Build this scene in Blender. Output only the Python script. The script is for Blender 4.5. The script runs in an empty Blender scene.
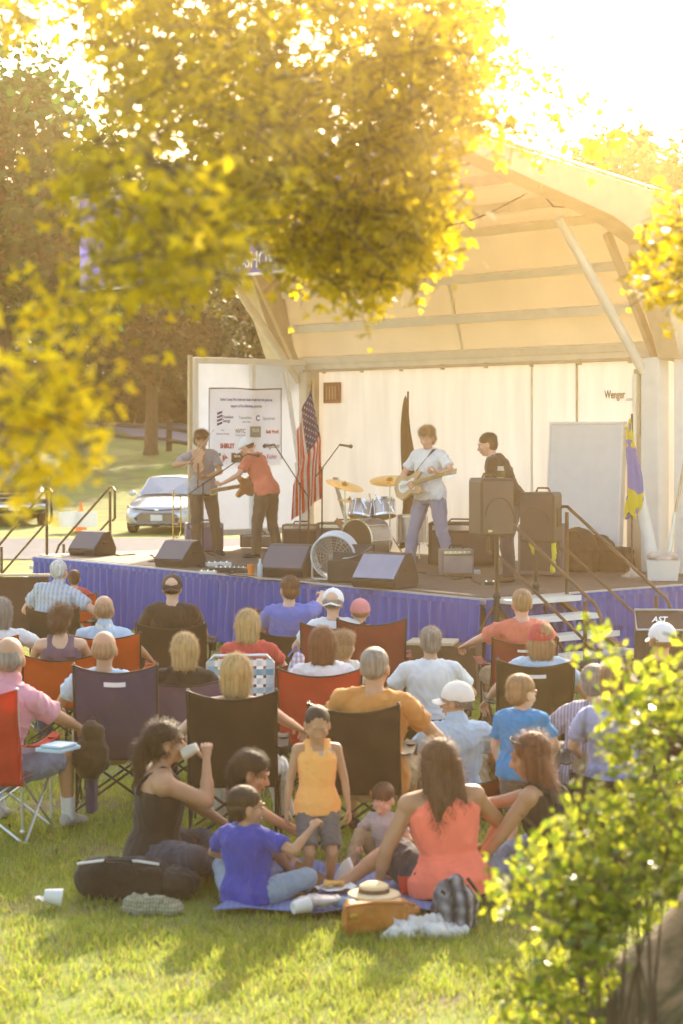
import bpy, math, random
import numpy as np
from mathutils import Vector, Matrix, noise, Quaternion
R = math.radians
rng = np.random.default_rng(7)
random.seed(7)
scene = bpy.context.scene
C = bpy.data.collections.new('scene_objects'); scene.collection.children.link(C)
V = Vector
F = 1991.0; HZ = 430.0; CH = 2.7            # focal length in pixels, horizon row, camera height

def P(px, py, Y):                           # point seen at a pixel at depth Y
    return V(((px-341.5)/F*Y, Y, CH-(py-HZ)/F*Y))
def G(px, py, z=0.0):                       # point on a level plane
    return P(px, py, F*(CH-z)/(py-HZ))

# ------------------------------------------------------------ materials
def hexc(h):
    h = h.lstrip('#'); c = [int(h[i:i+2], 16)/255 for i in (0, 2, 4)]
    return tuple((x/12.92 if x <= .04045 else ((x+.055)/1.055)**2.4) for x in c)

def mat(name, col, rough=.7, var=.18, scale=6.0, metal=0.0, bump=0.0, bscale=60.0, trans=0.0,
        tcol=None, spec=.4, stretch=None, sheen=0.0, emit=None, coat=0.0):
    m = bpy.data.materials.new(name); m.use_nodes = True
    nt = m.node_tree; N = nt.nodes; L = nt.links; N.clear()
    out = N.new('ShaderNodeOutputMaterial'); b = N.new('ShaderNodeBsdfPrincipled')
    tc = N.new('ShaderNodeTexCoord'); mp = N.new('ShaderNodeMapping')
    L.new(tc.outputs['Object'], mp.inputs[0])
    if stretch: mp.inputs['Scale'].default_value = stretch
    n = N.new('ShaderNodeTexNoise'); n.inputs['Scale'].default_value = scale; n.inputs['Detail'].default_value = 5
    L.new(mp.outputs[0], n.inputs['Vector'])
    r = N.new('ShaderNodeMapRange'); r.inputs['From Min'].default_value = .25; r.inputs['From Max'].default_value = .75
    r.inputs['To Min'].default_value = 1-var; r.inputs['To Max'].default_value = 1+var
    L.new(n.outputs['Fac'], r.inputs['Value'])
    mul = N.new('ShaderNodeVectorMath'); mul.operation = 'SCALE'; mul.inputs[0].default_value = col[:3]
    L.new(r.outputs[0], mul.inputs['Scale'])
    L.new(mul.outputs[0], b.inputs['Base Color'])
    b.inputs['Roughness'].default_value = rough; b.inputs['Metallic'].default_value = metal
    b.inputs['Specular IOR Level'].default_value = spec
    if sheen: b.inputs['Sheen Weight'].default_value = sheen
    if coat: b.inputs['Coat Weight'].default_value = coat; b.inputs['Coat Roughness'].default_value = .05
    if bump:
        n2 = N.new('ShaderNodeTexNoise'); n2.inputs['Scale'].default_value = bscale; n2.inputs['Detail'].default_value = 4
        L.new(mp.outputs[0], n2.inputs['Vector'])
        bp = N.new('ShaderNodeBump'); bp.inputs['Strength'].default_value = bump; bp.inputs['Distance'].default_value = .01
        L.new(n2.outputs['Fac'], bp.inputs['Height']); L.new(bp.outputs[0], b.inputs['Normal'])
    if emit: b.inputs['Emission Color'].default_value = (*emit[:3], 1); b.inputs['Emission Strength'].default_value = emit[3]
    last = b.outputs[0]
    if trans:
        t = N.new('ShaderNodeBsdfTranslucent')
        mul2 = N.new('ShaderNodeVectorMath'); mul2.operation = 'SCALE'; mul2.inputs[0].default_value = (tcol or col)[:3]
        L.new(r.outputs[0], mul2.inputs['Scale']); L.new(mul2.outputs[0], t.inputs['Color'])
        mx = N.new('ShaderNodeMixShader'); mx.inputs[0].default_value = trans
        L.new(b.outputs[0], mx.inputs[1]); L.new(t.outputs[0], mx.inputs[2]); last = mx.outputs[0]
    L.new(last, out.inputs['Surface'])
    return m

def noise_mix(m, c1, c2, scale, lo=.4, hi=.6, detail=6, stretch=None, coord='Object'):
    """replace the base colour of a material made by mat() with a blend of two colours"""
    nt = m.node_tree; N = nt.nodes; L = nt.links
    b = next(x for x in N if x.type == 'BSDF_PRINCIPLED')
    tc = N.new('ShaderNodeTexCoord'); mp = N.new('ShaderNodeMapping'); L.new(tc.outputs[coord], mp.inputs[0])
    if stretch: mp.inputs['Scale'].default_value = stretch
    n = N.new('ShaderNodeTexNoise'); n.inputs['Scale'].default_value = scale; n.inputs['Detail'].default_value = detail
    L.new(mp.outputs[0], n.inputs['Vector'])
    cr = N.new('ShaderNodeValToRGB'); cr.color_ramp.elements[0].position = lo; cr.color_ramp.elements[1].position = hi
    cr.color_ramp.elements[0].color = (*c1, 1); cr.color_ramp.elements[1].color = (*c2, 1)
    L.new(n.outputs['Fac'], cr.inputs[0]); L.new(cr.outputs[0], b.inputs['Base Color'])
    return m

def leaf_mat(name, c1, c2, trans=.55, tc1=None, tc2=None, rough=.45):
    """leaves: every leaf (mesh island) has its own tint"""
    m = bpy.data.materials.new(name); m.use_nodes = True
    nt = m.node_tree; N = nt.nodes; L = nt.links; N.clear()
    out = N.new('ShaderNodeOutputMaterial'); b = N.new('ShaderNodeBsdfPrincipled'); t = N.new('ShaderNodeBsdfTranslucent')
    g = N.new('ShaderNodeNewGeometry')
    for (a, c, tgt) in ((c1, c2, b.inputs['Base Color']), (tc1 or c1, tc2 or c2, t.inputs['Color'])):
        cr = N.new('ShaderNodeValToRGB'); cr.color_ramp.elements[0].color = (*a, 1); cr.color_ramp.elements[1].color = (*c, 1)
        L.new(g.outputs['Random Per Island'], cr.inputs[0]); L.new(cr.outputs[0], tgt)
    b.inputs['Roughness'].default_value = rough; b.inputs['Specular IOR Level'].default_value = .5
    mx = N.new('ShaderNodeMixShader'); mx.inputs[0].default_value = trans
    L.new(b.outputs[0], mx.inputs[1]); L.new(t.outputs[0], mx.inputs[2]); L.new(mx.outputs[0], out.inputs['Surface'])
    return m

# ------------------------------------------------------------ mesh builder
def frame(d):
    d = V(d).normalized()
    a = V((0, 0, 1)) if abs(d.z) < .95 else V((1, 0, 0))
    x = d.cross(a).normalized(); y = x.cross(d).normalized()
    return x, y

class MB:
    def __init__(s): s.v = []; s.f = []; s.m = []; s.mi = 0
    def add(s, vs, fs):
        o = len(s.v); s.v.extend(tuple(v) for v in vs)
        for f in fs: s.f.append(tuple(i+o for i in f)); s.m.append(s.mi)
        return s
    def box(s, c, size, rot=None):
        hx, hy, hz = size[0]/2, size[1]/2, size[2]/2
        vs = [V((x*hx, y*hy, z*hz)) for x in (-1, 1) for y in (-1, 1) for z in (-1, 1)]
        if rot is not None: vs = [rot @ v for v in vs]
        c = V(c); vs = [v+c for v in vs]
        return s.add(vs, [(0, 1, 3, 2), (4, 6, 7, 5), (0, 4, 5, 1), (2, 3, 7, 6), (0, 2, 6, 4), (1, 5, 7, 3)])
    def bar(s, a, b, w, d=None, up=(0, 0, 1)):
        a = V(a); b = V(b); z = (b-a); L_ = z.length; z.normalize(); up = V(up)
        if abs(z.dot(up)) > .97: up = V((0, 1, 0))
        x = z.cross(up).normalized(); y = x.cross(z)
        M = Matrix((x, y, z)).transposed()
        return s.box((a+b)/2, (w, d or w, L_), M)
    def loft(s, rings, cap=True, closed=False):
        n = len(rings[0]); vs = [p for r in rings for p in r]; fs = []
        for i in range(len(rings)-1):
            for j in range(n):
                k = (j+1) % n
                fs.append((i*n+j, i*n+k, (i+1)*n+k, (i+1)*n+j))
        if cap: fs.append(tuple(range(n-1, -1, -1))); fs.append(tuple((len(rings)-1)*n+j for j in range(n)))
        return s.add(vs, fs)
    def tube(s, pts, rad, n=8, ell=1.0, xdir=None, cap=True):
        pts = [V(p) for p in pts]
        if not hasattr(rad, '__len__'): rad = [rad]*len(pts)
        rings = []; px = None
        for i, p in enumerate(pts):
            d = (pts[min(i+1, len(pts)-1)]-pts[max(i-1, 0)])
            if d.length < 1e-9: d = V((0, 0, 1))
            d.normalize()
            if xdir is not None and abs(V(xdir).dot(d)) < .98: x = (V(xdir)-V(xdir).dot(d)*d).normalized()
            elif px is not None and (px-px.dot(d)*d).length > 1e-3: x = (px-px.dot(d)*d).normalized()
            else: x = frame(d)[0]
            px = x; y = d.cross(x)
            r = rad[i]; rx, ry = (r if hasattr(r, '__len__') else (r, r*ell))
            rings.append([p+x*rx*math.cos(t)+y*ry*math.sin(t) for t in (2*math.pi*j/n for j in range(n))])
        return s.loft(rings, cap)
    def cap(s, a, b, ra, rb=None, n=12):           # round-ended tapered limb
        a = V(a); b = V(b); rb = ra if rb is None else rb; d = (b-a).normalized() if (b-a).length > 1e-6 else V((0, 0, 1))
        pts = []; rad = []
        for t in (85, 55, 25): pts.append(a-d*ra*math.sin(R(t))); rad.append(max(ra*math.cos(R(t)), ra*.08))
        pts += [a, b]; rad += [ra, rb]
        for t in (25, 55, 85): pts.append(b+d*rb*math.sin(R(t))); rad.append(max(rb*math.cos(R(t)), rb*.08))
        x, y = frame(d)
        rings = [[p+x*r*math.cos(2*math.pi*j/n)+y*r*math.sin(2*math.pi*j/n) for j in range(n)] for p, r in zip(pts, rad)]
        return s.loft(rings)
    def ell(s, c, r, rot=None, nu=14, nv=9):
        c = V(c); rings = []
        if not hasattr(r, '__len__'): r = (r, r, r)
        for i in range(nv):
            ph = -math.pi/2+math.pi*(i+.35)/(nv-.3)
            ring = []
            for j in range(nu):
                t = 2*math.pi*j/nu
                v = V((r[0]*math.cos(ph)*math.cos(t), r[1]*math.cos(ph)*math.sin(t), r[2]*math.sin(ph)))
                if rot is not None: v = rot @ v
                ring.append(c+v)
            rings.append(ring)
        return s.loft(rings)
    def lathe(s, base, axis, prof, n=20, cap=True):          # prof: (distance along axis, radius)
        base = V(base); axis = V(axis).normalized(); x, y = frame(axis)
        rings = [[base+axis*h+x*r*math.cos(2*math.pi*j/n)+y*r*math.sin(2*math.pi*j/n) for j in range(n)] for h, r in prof]
        return s.loft(rings, cap)
    def grid(s, fn, nu, nv):
        vs = [fn(i/nu, j/nv) for j in range(nv+1) for i in range(nu+1)]
        fs = [(j*(nu+1)+i, j*(nu+1)+i+1, (j+1)*(nu+1)+i+1, (j+1)*(nu+1)+i) for j in range(nv) for i in range(nu)]
        return s.add(vs, fs)
    def prism(s, poly, axis):                      # poly: 3D points, axis: extrusion vector
        n = len(poly); a = V(axis)
        vs = [V(p) for p in poly]+[V(p)+a for p in poly]
        fs = [tuple(range(n-1, -1, -1)), tuple(range(n, 2*n))]+[(i, (i+1) % n, n+(i+1) % n, n+i) for i in range(n)]
        return s.add(vs, fs)
    def mesh(s, name):
        me = bpy.data.meshes.new(name); me.from_pydata(s.v, [], s.f)
        me.polygons.foreach_set('material_index', s.m); me.update()
        return me
    def build(s, name, mats, parent=None, smooth=False, bevel=0.0, angle=40, loc=None):
        me = s.mesh(name)
        for m in (mats if isinstance(mats, (list, tuple)) else [mats]): me.materials.append(m)
        o = bpy.data.objects.new(name, me); C.objects.link(o)
        if parent: o.parent = parent
        if loc is not None: o.location = loc
        if smooth:
            me.polygons.foreach_set('use_smooth', [True]*len(me.polygons))
            me.set_sharp_from_angle(angle=R(angle))
        if bevel:
            b = o.modifiers.new('bevel', 'BEVEL'); b.width = bevel; b.segments = 2; b.limit_method = 'ANGLE'; b.angle_limit = R(40)
        return o

def np_mesh(name, verts, faces_flat, nper, mats, parent=None, midx=None, smooth=False):
    """fast mesh from arrays, every face has nper corners"""
    me = bpy.data.meshes.new(name); nv = len(verts); nf = len(faces_flat)//nper
    me.vertices.add(nv); me.vertices.foreach_set('co', np.asarray(verts, dtype=np.float32).ravel())
    me.loops.add(nf*nper); me.loops.foreach_set('vertex_index', np.asarray(faces_flat, dtype=np.int32))
    me.polygons.add(nf); me.polygons.foreach_set('loop_start', np.arange(0, nf*nper, nper, dtype=np.int32))
    me.polygons.foreach_set('loop_total', np.full(nf, nper, dtype=np.int32))
    if midx is not None: me.polygons.foreach_set('material_index', np.asarray(midx, dtype=np.int32))
    me.update(calc_edges=True); me.validate()
    for m in (mats if isinstance(mats, (list, tuple)) else [mats]): me.materials.append(m)
    if smooth: me.polygons.foreach_set('use_smooth', [True]*len(me.polygons))
    o = bpy.data.objects.new(name, me); C.objects.link(o)
    if parent: o.parent = parent
    return o

def remesh(mb, name, voxel, smooth_it=3, disp=None, extra=None, mats=None, parent=None):
    """fuse overlapping closed shapes into one continuous surface; extra: MB joined afterwards as other materials"""
    me = mb.mesh('tmp'); o = bpy.data.objects.new('tmp', me); C.objects.link(o)
    r = o.modifiers.new('r', 'REMESH'); r.mode = 'VOXEL'; r.voxel_size = voxel; r.use_smooth_shade = True
    if smooth_it:
        sm = o.modifiers.new('s', 'SMOOTH'); sm.factor = .5; sm.iterations = smooth_it
    dg = bpy.context.evaluated_depsgraph_get()
    me2 = bpy.data.meshes.new_from_object(o.evaluated_get(dg))
    bpy.data.objects.remove(o); bpy.data.meshes.remove(me)
    n = len(me2.vertices); co = np.empty(n*3, dtype=np.float32); me2.vertices.foreach_get('co', co); co = co.reshape(-1, 3)
    if disp:
        no = np.empty(n*3, dtype=np.float32); me2.vertex_normals.foreach_get('vector', no); no = no.reshape(-1, 3)
        d = np.array([disp(V(c)) for c in co.tolist()], dtype=np.float32)
        co = co + no*d[:, None]
        me2.vertices.foreach_set('co', co.ravel()); me2.update()
    if extra is not None:
        vs = co.tolist()+[list(v) for v in extra.v]
        fs = [tuple(p.vertices) for p in me2.polygons]+[tuple(i+n for i in f) for f in extra.f]
        mi = [0]*len(me2.polygons)+list(extra.m)
        bpy.data.meshes.remove(me2)
        me2 = bpy.data.meshes.new(name); me2.from_pydata(vs, [], fs); me2.polygons.foreach_set('material_index', mi)
    me2.name = name
    me2.polygons.foreach_set('use_smooth', [True]*len(me2.polygons)); me2.update()
    me2.materials.clear()
    for m in (mats if isinstance(mats, (list, tuple)) else [mats]): me2.materials.append(m)
    ob = bpy.data.objects.new(name, me2); C.objects.link(ob)
    if parent: ob.parent = parent
    return ob

def thing(name, label, cat, loc=(0, 0, 0), rz=0.0, group=None):
    o = bpy.data.objects.new(name, None); C.objects.link(o); o.empty_display_size = .1
    o.location = loc; o.rotation_euler = (0, 0, rz); o['label'] = label; o['category'] = cat
    if group: o['group'] = group
    return o
def tag(o, label, cat, group=None, kind=None):
    o['label'] = label; o['category'] = cat
    if group: o['group'] = group
    if kind: o['kind'] = kind
    return o
def structure(o, label=None, cat=None):
    o['kind'] = 'structure'
    if label: o['label'] = label
    if cat: o['category'] = cat
    return o
def text_mesh(txt, size, m, parent, name='lettering', loc=(0, 0, 0), rot=(0, 0, 0), extrude=.002, align='CENTER', shear=0.0, bold=0.0, sx=1.0):
    cu = bpy.data.curves.new('txt', 'FONT'); cu.body = txt; cu.size = size; cu.extrude = extrude; cu.align_x = align
    cu.align_y = 'CENTER'; cu.shear = shear; cu.offset = bold; cu.resolution_u = 3
    t = bpy.data.objects.new('txt', cu); C.objects.link(t)
    dg = bpy.context.evaluated_depsgraph_get(); me = bpy.data.meshes.new_from_object(t.evaluated_get(dg))
    bpy.data.objects.remove(t); me.name = name; me.materials.clear(); me.materials.append(m)
    o = bpy.data.objects.new(name, me); C.objects.link(o); o.parent = parent; o.location = loc; o.rotation_euler = rot
    o.scale = (sx, 1, 1)
    return o
def sm(x): x = max(0, min(1, x)); return x*x*(3-2*x)
# ------------------------------------------------------------ shared materials
M = {}
M['white_metal'] = mat('white_painted_metal', (.72, .70, .66), .45, .08)
M['alu'] = mat('aluminium', (.62, .62, .63), .35, .1, metal=.8)
M['tread'] = mat('tread_grating', (.62, .62, .60), .5, .1, scale=60, metal=.4)
M['bronze'] = mat('brown_metal', (.10, .065, .035), .45, .15, metal=.4)
M['black_metal'] = mat('black_metal', (.03, .028, .026), .4, .2, metal=.3)
M['black_plastic'] = mat('black_plastic', (.032, .03, .03), .55, .25, bump=.1, bscale=300)
M['grille'] = mat('speaker_grille', (.05, .045, .045), .6, .3, scale=300)
M['grey_grille'] = mat('worn_grey_grille', (.13, .12, .14), .55, .15, scale=200)
M['chrome'] = mat('chrome', (.75, .75, .76), .18, .05, metal=1)
M['brass'] = mat('brass', (.75, .5, .16), .25, .15, metal=1)
M['wood'] = mat('guitar_wood', (.42, .17, .05), .3, .35, scale=14, stretch=(1, 6, 1), coat=.5)
M['dark_wood'] = mat('dark_wood', (.13, .06, .03), .5, .3, scale=9, stretch=(1, 1, 6))
M['pale_wood'] = mat('pale_wood', (.45, .30, .15), .55, .25, scale=9, stretch=(1, 1, .2))
M['cable'] = mat('black_cable', (.02, .02, .02), .5, .1)
M['paper'] = mat('white_paper', (.82, .82, .80), .8, .04, trans=.25)
M['white_plastic'] = mat('white_plastic', (.75, .75, .73), .4, .05, trans=.2)
M['red_plastic'] = mat('red_plastic', (.6, .05, .03), .4, .1)
M['orange'] = mat('orange_plastic', (.8, .22, .03), .45, .1)
M['glass'] = mat('windscreen_glass', (.16, .20, .24), .06, .1, spec=1.0, coat=1)
M['rubber'] = mat('rubber', (.02, .02, .02), .8, .2)
M['lip'] = mat('lips', (.30, .09, .07), .5, .1)
M['eye'] = mat('eyes', (.012, .008, .006), .3, .1)
M['brow'] = mat('eyebrows', (.03, .018, .012), .8, .1)
SK = {'light': mat('fair_skin', (.60, .37, .26), .5, .07, scale=9, spec=.35),
      'pink': mat('sunburnt_skin', (.62, .33, .24), .5, .08, scale=9),
      'tan': mat('tan_skin', (.46, .26, .155), .5, .07, scale=9),
      'olive': mat('olive_skin', (.40, .22, .125), .5, .07, scale=9)}
def cloth(name, c, var=.12, trans=.0, bump=.25, bscale=180, **k): return mat(name, c, .9, var, scale=7, bump=bump, bscale=bscale, sheen=.15, spec=.15, trans=trans, **k)
def hairm(name, c): return mat(name, c, .55, .48, scale=55, stretch=(1, 1, .07), bump=.6, bscale=160, spec=.45, trans=.15, tcol=tuple(min(1, x*1.7) for x in c))
HR = {'white': hairm('white_hair', (.62, .60, .56)), 'grey': hairm('grey_hair', (.26, .23, .20)), 'blonde': hairm('blonde_hair', (.50, .34, .15)),
      'dirty': hairm('sandy_hair', (.33, .20, .10)), 'brown': hairm('brown_hair', (.12, .055, .025)), 'dark': hairm('dark_hair', (.035, .02, .012)),
      'auburn': hairm('auburn_hair', (.17, .06, .025)), 'black': hairm('black_hair', (.018, .012, .01))}
# ------------------------------------------------------------ people
def ik(a, b, l1, l2, pole):
    a = V(a); b = V(b); d = b-a; L_ = d.length; mx = (l1+l2)*.995
    if L_ > mx: b = a+d*(mx/L_); d = b-a; L_ = mx
    u = d.normalized(); x = (l1*l1-l2*l2+L_*L_)/(2*L_); h = math.sqrt(max(l1*l1-x*x, 0))
    p = V(pole); p = p-p.dot(u)*u
    if p.length < 1e-4: p = frame(u)[0]
    return a+u*x+p.normalized()*h, b

def hand(core, fing, w, d, n, side, curl=.5, g=1.0, spread=.0, curls=None):
    """palm into core, five separate fingers rooted inside the palm into fing"""
    d = V(d).normalized(); n = V(n); n = (n-n.dot(d)*d).normalized()
    th = d.cross(n)*side                                    # thumb side
    def ring(c, rx, ry): return [c+th*rx*math.cos(t)+n*ry*math.sin(t) for t in (2*math.pi*j/10 for j in range(10))]
    core.loft([ring(w-d*.02*g, .021*g, .017*g), ring(w+d*.012*g, .026*g, .016*g), ring(w+d*.045*g, .036*g, .017*g),
               ring(w+d*.08*g, .038*g, .014*g), ring(w+d*.092*g, .032*g, .010*g)])
    core.ell(w+d*.035*g+th*.022*g+n*.006*g, (.017*g, .017*g, .017*g), nu=8, nv=6)
    for i, (off, ln) in enumerate(((.027, .072), (.009, .080), (-.009, .074), (-.026, .058))):
        c = (curls[i] if curls else curl)
        p = w+d*.078*g+th*off*g; pts = [p]; ang = 0
        dd0 = (d+th*(off*spread*10)).normalized()
        for k, fr in enumerate((.44, .32, .26)):
            ang += c*(.75, 1.15, .8)[k]
            dd = dd0*math.cos(ang)+n*math.sin(ang)
            p = p+dd*ln*fr*1.12*g; pts.append(p)
        fing.cap(pts[0], pts[1], .0098*g, .0092*g, 7); fing.cap(pts[1], pts[2], .0092*g, .0085*g, 7); fing.cap(pts[2], pts[3], .0085*g, .0070*g, 7)
    p0 = w+d*.022*g+th*.022*g; a = curl*.5
    d1 = (d*.75+th*.75+n*.25*(1+a)).normalized(); p1 = p0+d1*.042*g
    d2 = (d*.9+th*.25+n*(.2+a)).normalized(); p2 = p1+d2*.032*g
    p3 = p2+(d2+n*a*.6).normalized()*.024*g
    fing.cap(p0, p1, .0135*g, .0115*g, 8); fing.cap(p1, p2, .0115*g, .0105*g, 8); fing.cap(p2, p3, .0105*g, .008*g, 8)

def wr(amp=.006, f=9, seed=0.0, zs=1.0):
    def fn(p):
        q = V((p.x*f+seed, p.y*f, p.z*f*zs)); a = noise.noise(q); b = noise.noise(q*2.3+V((9, 2, 5)))
        w_ = noise.noise(V((p.x*3+seed, p.y*3, p.z*3)))*1.3; c_ = noise.noise(V((p.x*15+w_*2+p.z*5, p.y*15+seed, p.z*7+w_*3))); rg = (1-min(1, abs(c_)*3.2))**2; return max(-.0012, amp*(1-abs(a)*2.2)*.8+amp*.4*b+amp*.85*rg)
    return fn
def hairdisp(amp=.006, f=38, seed=0.0, zs=.22):
    def fn(p): return amp*(noise.noise(V((p.x*f+seed, p.y*f, p.z*f*zs)))+.6*noise.noise(V((p.x*f*2.2, p.y*f*2.2+seed, p.z*f*zs*2))))
    return fn

def person(label, loc=(0, 0, 0), rz=0.0, H=1.72, pel=(0, 0, .46), tor=(0, -.26, .96), tw=0, hipyaw=0, roll=0,
           neck=(0, .12, 1), hyaw=0, hpitch=0, hroll=0, hs=1.0, hands=None, elb=None, curl=(.6, .6), palm=None,
           feet=None, knee=None, footdir=None, bulk=1.0, belly=0.0, female=False, skin='light', hair=('short', 'brown'), shirt=None,
           sleeve='short', pants=None, leg='long', shoes=None, cap=None, capdir=0, vox=.011, group=None, hsx=1.06, loose=0.0, torl=.495,
           curls=None, collar=None, glasses=None, barefoot=False, spread=0.2, fat=1.0, tuft=0, sock=None):
    hs = hs*hsx; k = H/1.72; root = thing('person', label, 'person', loc, rz, group); root.scale = (k, k, k)
    sd = (loc[0]*7.3+loc[1]*3.1) % 50
    tor = V(tor).normalized(); pel = V(pel)
    hr = V((math.cos(R(hipyaw)), math.sin(R(hipyaw)), 0))
    S = pel+tor*torl
    sr = V((math.cos(R(hipyaw+tw)), math.sin(R(hipyaw+tw)), 0)); sr = (sr-sr.dot(tor)*tor).normalized()
    if roll: sr = Quaternion(sr.cross(tor), R(roll)) @ sr
    fw = tor.cross(sr)                                       # chest facing
    if fw.dot(V((-math.sin(R(hipyaw+tw)), math.cos(R(hipyaw+tw)), 0))) < 0: fw = -fw
    hf = V((-hr.y, hr.x, 0))
    upm = (tor+V((0, 0, 1))*.8).normalized()
    B = bulk
    # spine rings: position along, half width, half depth, forward offset
    waist = .118 if female else .132
    prof = [(-.11, .125*B, .095*B, 0), (-.06, .165*B, .115*B, 0), (.03, .170*B, .118*B, .0), (.15, waist*B, (.098+belly*.5)*B, .012+belly*.5),
            (.28, .150*B, (.110+belly*.3)*B, .016+belly*.2), (.38, .163*B, .112*B, .010), (.44, .158*B, .095*B, 0), (.482, .125*B, .075*B, -.006), (.52, .070, .060, -.004), (.545, .056, .054, .0)]
    def spine(t):
        u = max(0, min(1, t/.48)); q = u*u*(3-2*u)
        dirv = (upm*(1-u)+tor*u).normalized()
        base = pel+upm*(t*.5 if t < .24 else .12)*1.0
        c1 = pel+upm*torl*.4; c2 = S-tor*torl*.3
        if t <= 0: return pel+upm*t
        if t >= .48: return S+tor*(t-.48)
        return pel*(1-u)**3+c1*3*u*(1-u)**2+c2*3*u*u*(1-u)+S*u**3
    def axes(t):
        u = max(0, min(1, t/.48)); r = (hr*(1-u)+sr*u).normalized(); d = (upm*(1-u)+tor*u).normalized()
        r = (r-r.dot(d)*d).normalized(); f = (hf*(1-u)+fw*u); f = (f-f.dot(d)*d-f.dot(r)*r).normalized()
        return r, f
    def torso(mb, infl=0, t0=-1, t1=9, narrow=1.0, hem=None):
        rings = []
        for (t, rx, ry, fo) in prof:
            if t < t0-1e-6 or t > t1+1e-6: continue
            r, f = axes(t); c = spine(t)+f*fo
            if t > .40: rx = rx*narrow
            if hem and t < .1: rx += hem; ry += hem
            rings.append([c+r*(rx+infl)*math.cos(a)+f*(ry+infl)*math.sin(a) for a in (2*math.pi*j/18 for j in range(18))])
        mb.loft(rings)
    sh = [S+sr*s*.172*(.5+.5*B)-tor*.030 for s in (-1, 1)]
    nb = S+tor*.05
    nk = V(neck).normalized()
    HC = nb+nk*.138*(.9+.1*hs)
    hand_t = [V(h) for h in (hands or ((-.25, .30, .60), (.25, .30, .60)))]
    elbp = [V(e) for e in (elb or ((-1, -.5, -.6), (1, -.5, -.6)))]
    EW = [ik(sh[i], hand_t[i], .285, .255, elbp[i]) for i in (0, 1)]
    hip = [pel+hr*s*.092*B-V((0, 0, .01)) for s in (-1, 1)]
    feet = [V(f) for f in (feet or ((-.17, .50, .08), (.17, .50, .08)))]
    kneep = [V(q) for q in (knee or ((-.25, .4, 1), (.25, .4, 1)))]
    KA = [ik(hip[i], feet[i], .43, .41, kneep[i]) for i in (0, 1)]
    # head frame
    hq = Matrix.Rotation(R(hyaw), 3, 'Z') @ Matrix.Rotation(R(-hpitch), 3, 'X') @ Matrix.Rotation(R(hroll), 3, 'Y')
    def hp(x, y, z): return HC+hq @ V((x*hs, y*hs, z*hs))
    def hell(mb, c, r, nu=16, nv=11): mb.ell(hp(*c), tuple(q*hs for q in r), hq, nu, nv)
    # ---- body
    b = MB(); ex = MB(); torso(b)
    for i, s in enumerate((-1, 1)):
        b.cap(S+sr*s*.06-tor*.01, sh[i], .050*B*fat, .054*B*fat)
        e, w = EW[i]; u = .5*(B+fat)
        b.cap(sh[i], e, .050*u, .038*u); b.cap(e, w, .038*u, .025); b.cap(e, e+(w-e)*.45, .036*u, .036*u)
        d = (w-e).normalized()
        pn = V(palm[i]) if palm and palm[i] is not None else V((-s*.3, 0, -1))
        hand(b, ex, w, d, pn, s, curl[i], curls=(curls[i] if curls else None), spread=spread)
        kn, an = KA[i]
        b.cap(hip[i], kn, .082*B, .055); b.cap(hip[i]+(kn-hip[i])*.1, hip[i]+(kn-hip[i])*.6, .083*B, .070*B); b.cap(kn, an, .052, .036); b.cap(kn+(an-kn)*.18, kn+(an-kn)*.45, .054, .050)
        fd = V(footdir[i]) if footdir else V((s*.25, 1, -.15))
        fd.normalize()
        if barefoot: b.cap(an-fd*.03, an+fd*.16, .036, .022); 
    b.cap(nb-tor*.06, HC-nk*.02, .056*(.8+.2*B), .052)
    hell(b, (0, -.014, .030), (.077, .096, .086)); hell(b, (0, .020, -.030), (.063, .074, .086)); hell(b, (0, .045, -.088), (.038, .040, .026))
    b.cap(hp(0, .086, .005), hp(0, .110, -.034), .010*hs, .0145*hs, 8); hell(b, (0, .098, -.038), (.021, .014, .011), 8, 6)
    b.cap(hp(-.032, .080, .020), hp(.032, .080, .020), .012*hs)
    for s in (-1, 1):
        hell(b, (s*.079, -.008, -.016), (.010, .023, .033), 10, 7); hell(b, (s*.045, .055, -.028), (.022, .028, .026), 8, 6)
    ex.mi = 1; hell(ex, (0, .0925, -.061), (.024, .008, .0055), 8, 6); hell(ex, (0, .091, -.070), (.019, .009, .006), 8, 6)
    for s in (-1, 1):
        ex.mi = 2; hell(ex, (s*.031, .0875, .000), (.0150, .0075, .0080), 8, 6)
        ex.mi = 3; ex.tube([hp(s*.013, .0935, .020), hp(s*.032, .0945, .027), hp(s*.051, .082, .020)], [.0045*hs, .006*hs, .003*hs], 6)
    body = remesh(b, 'body', vox, 3, extra=ex, mats=[SK[skin], M['lip'], M['eye'], M['brow']], parent=root)
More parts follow.
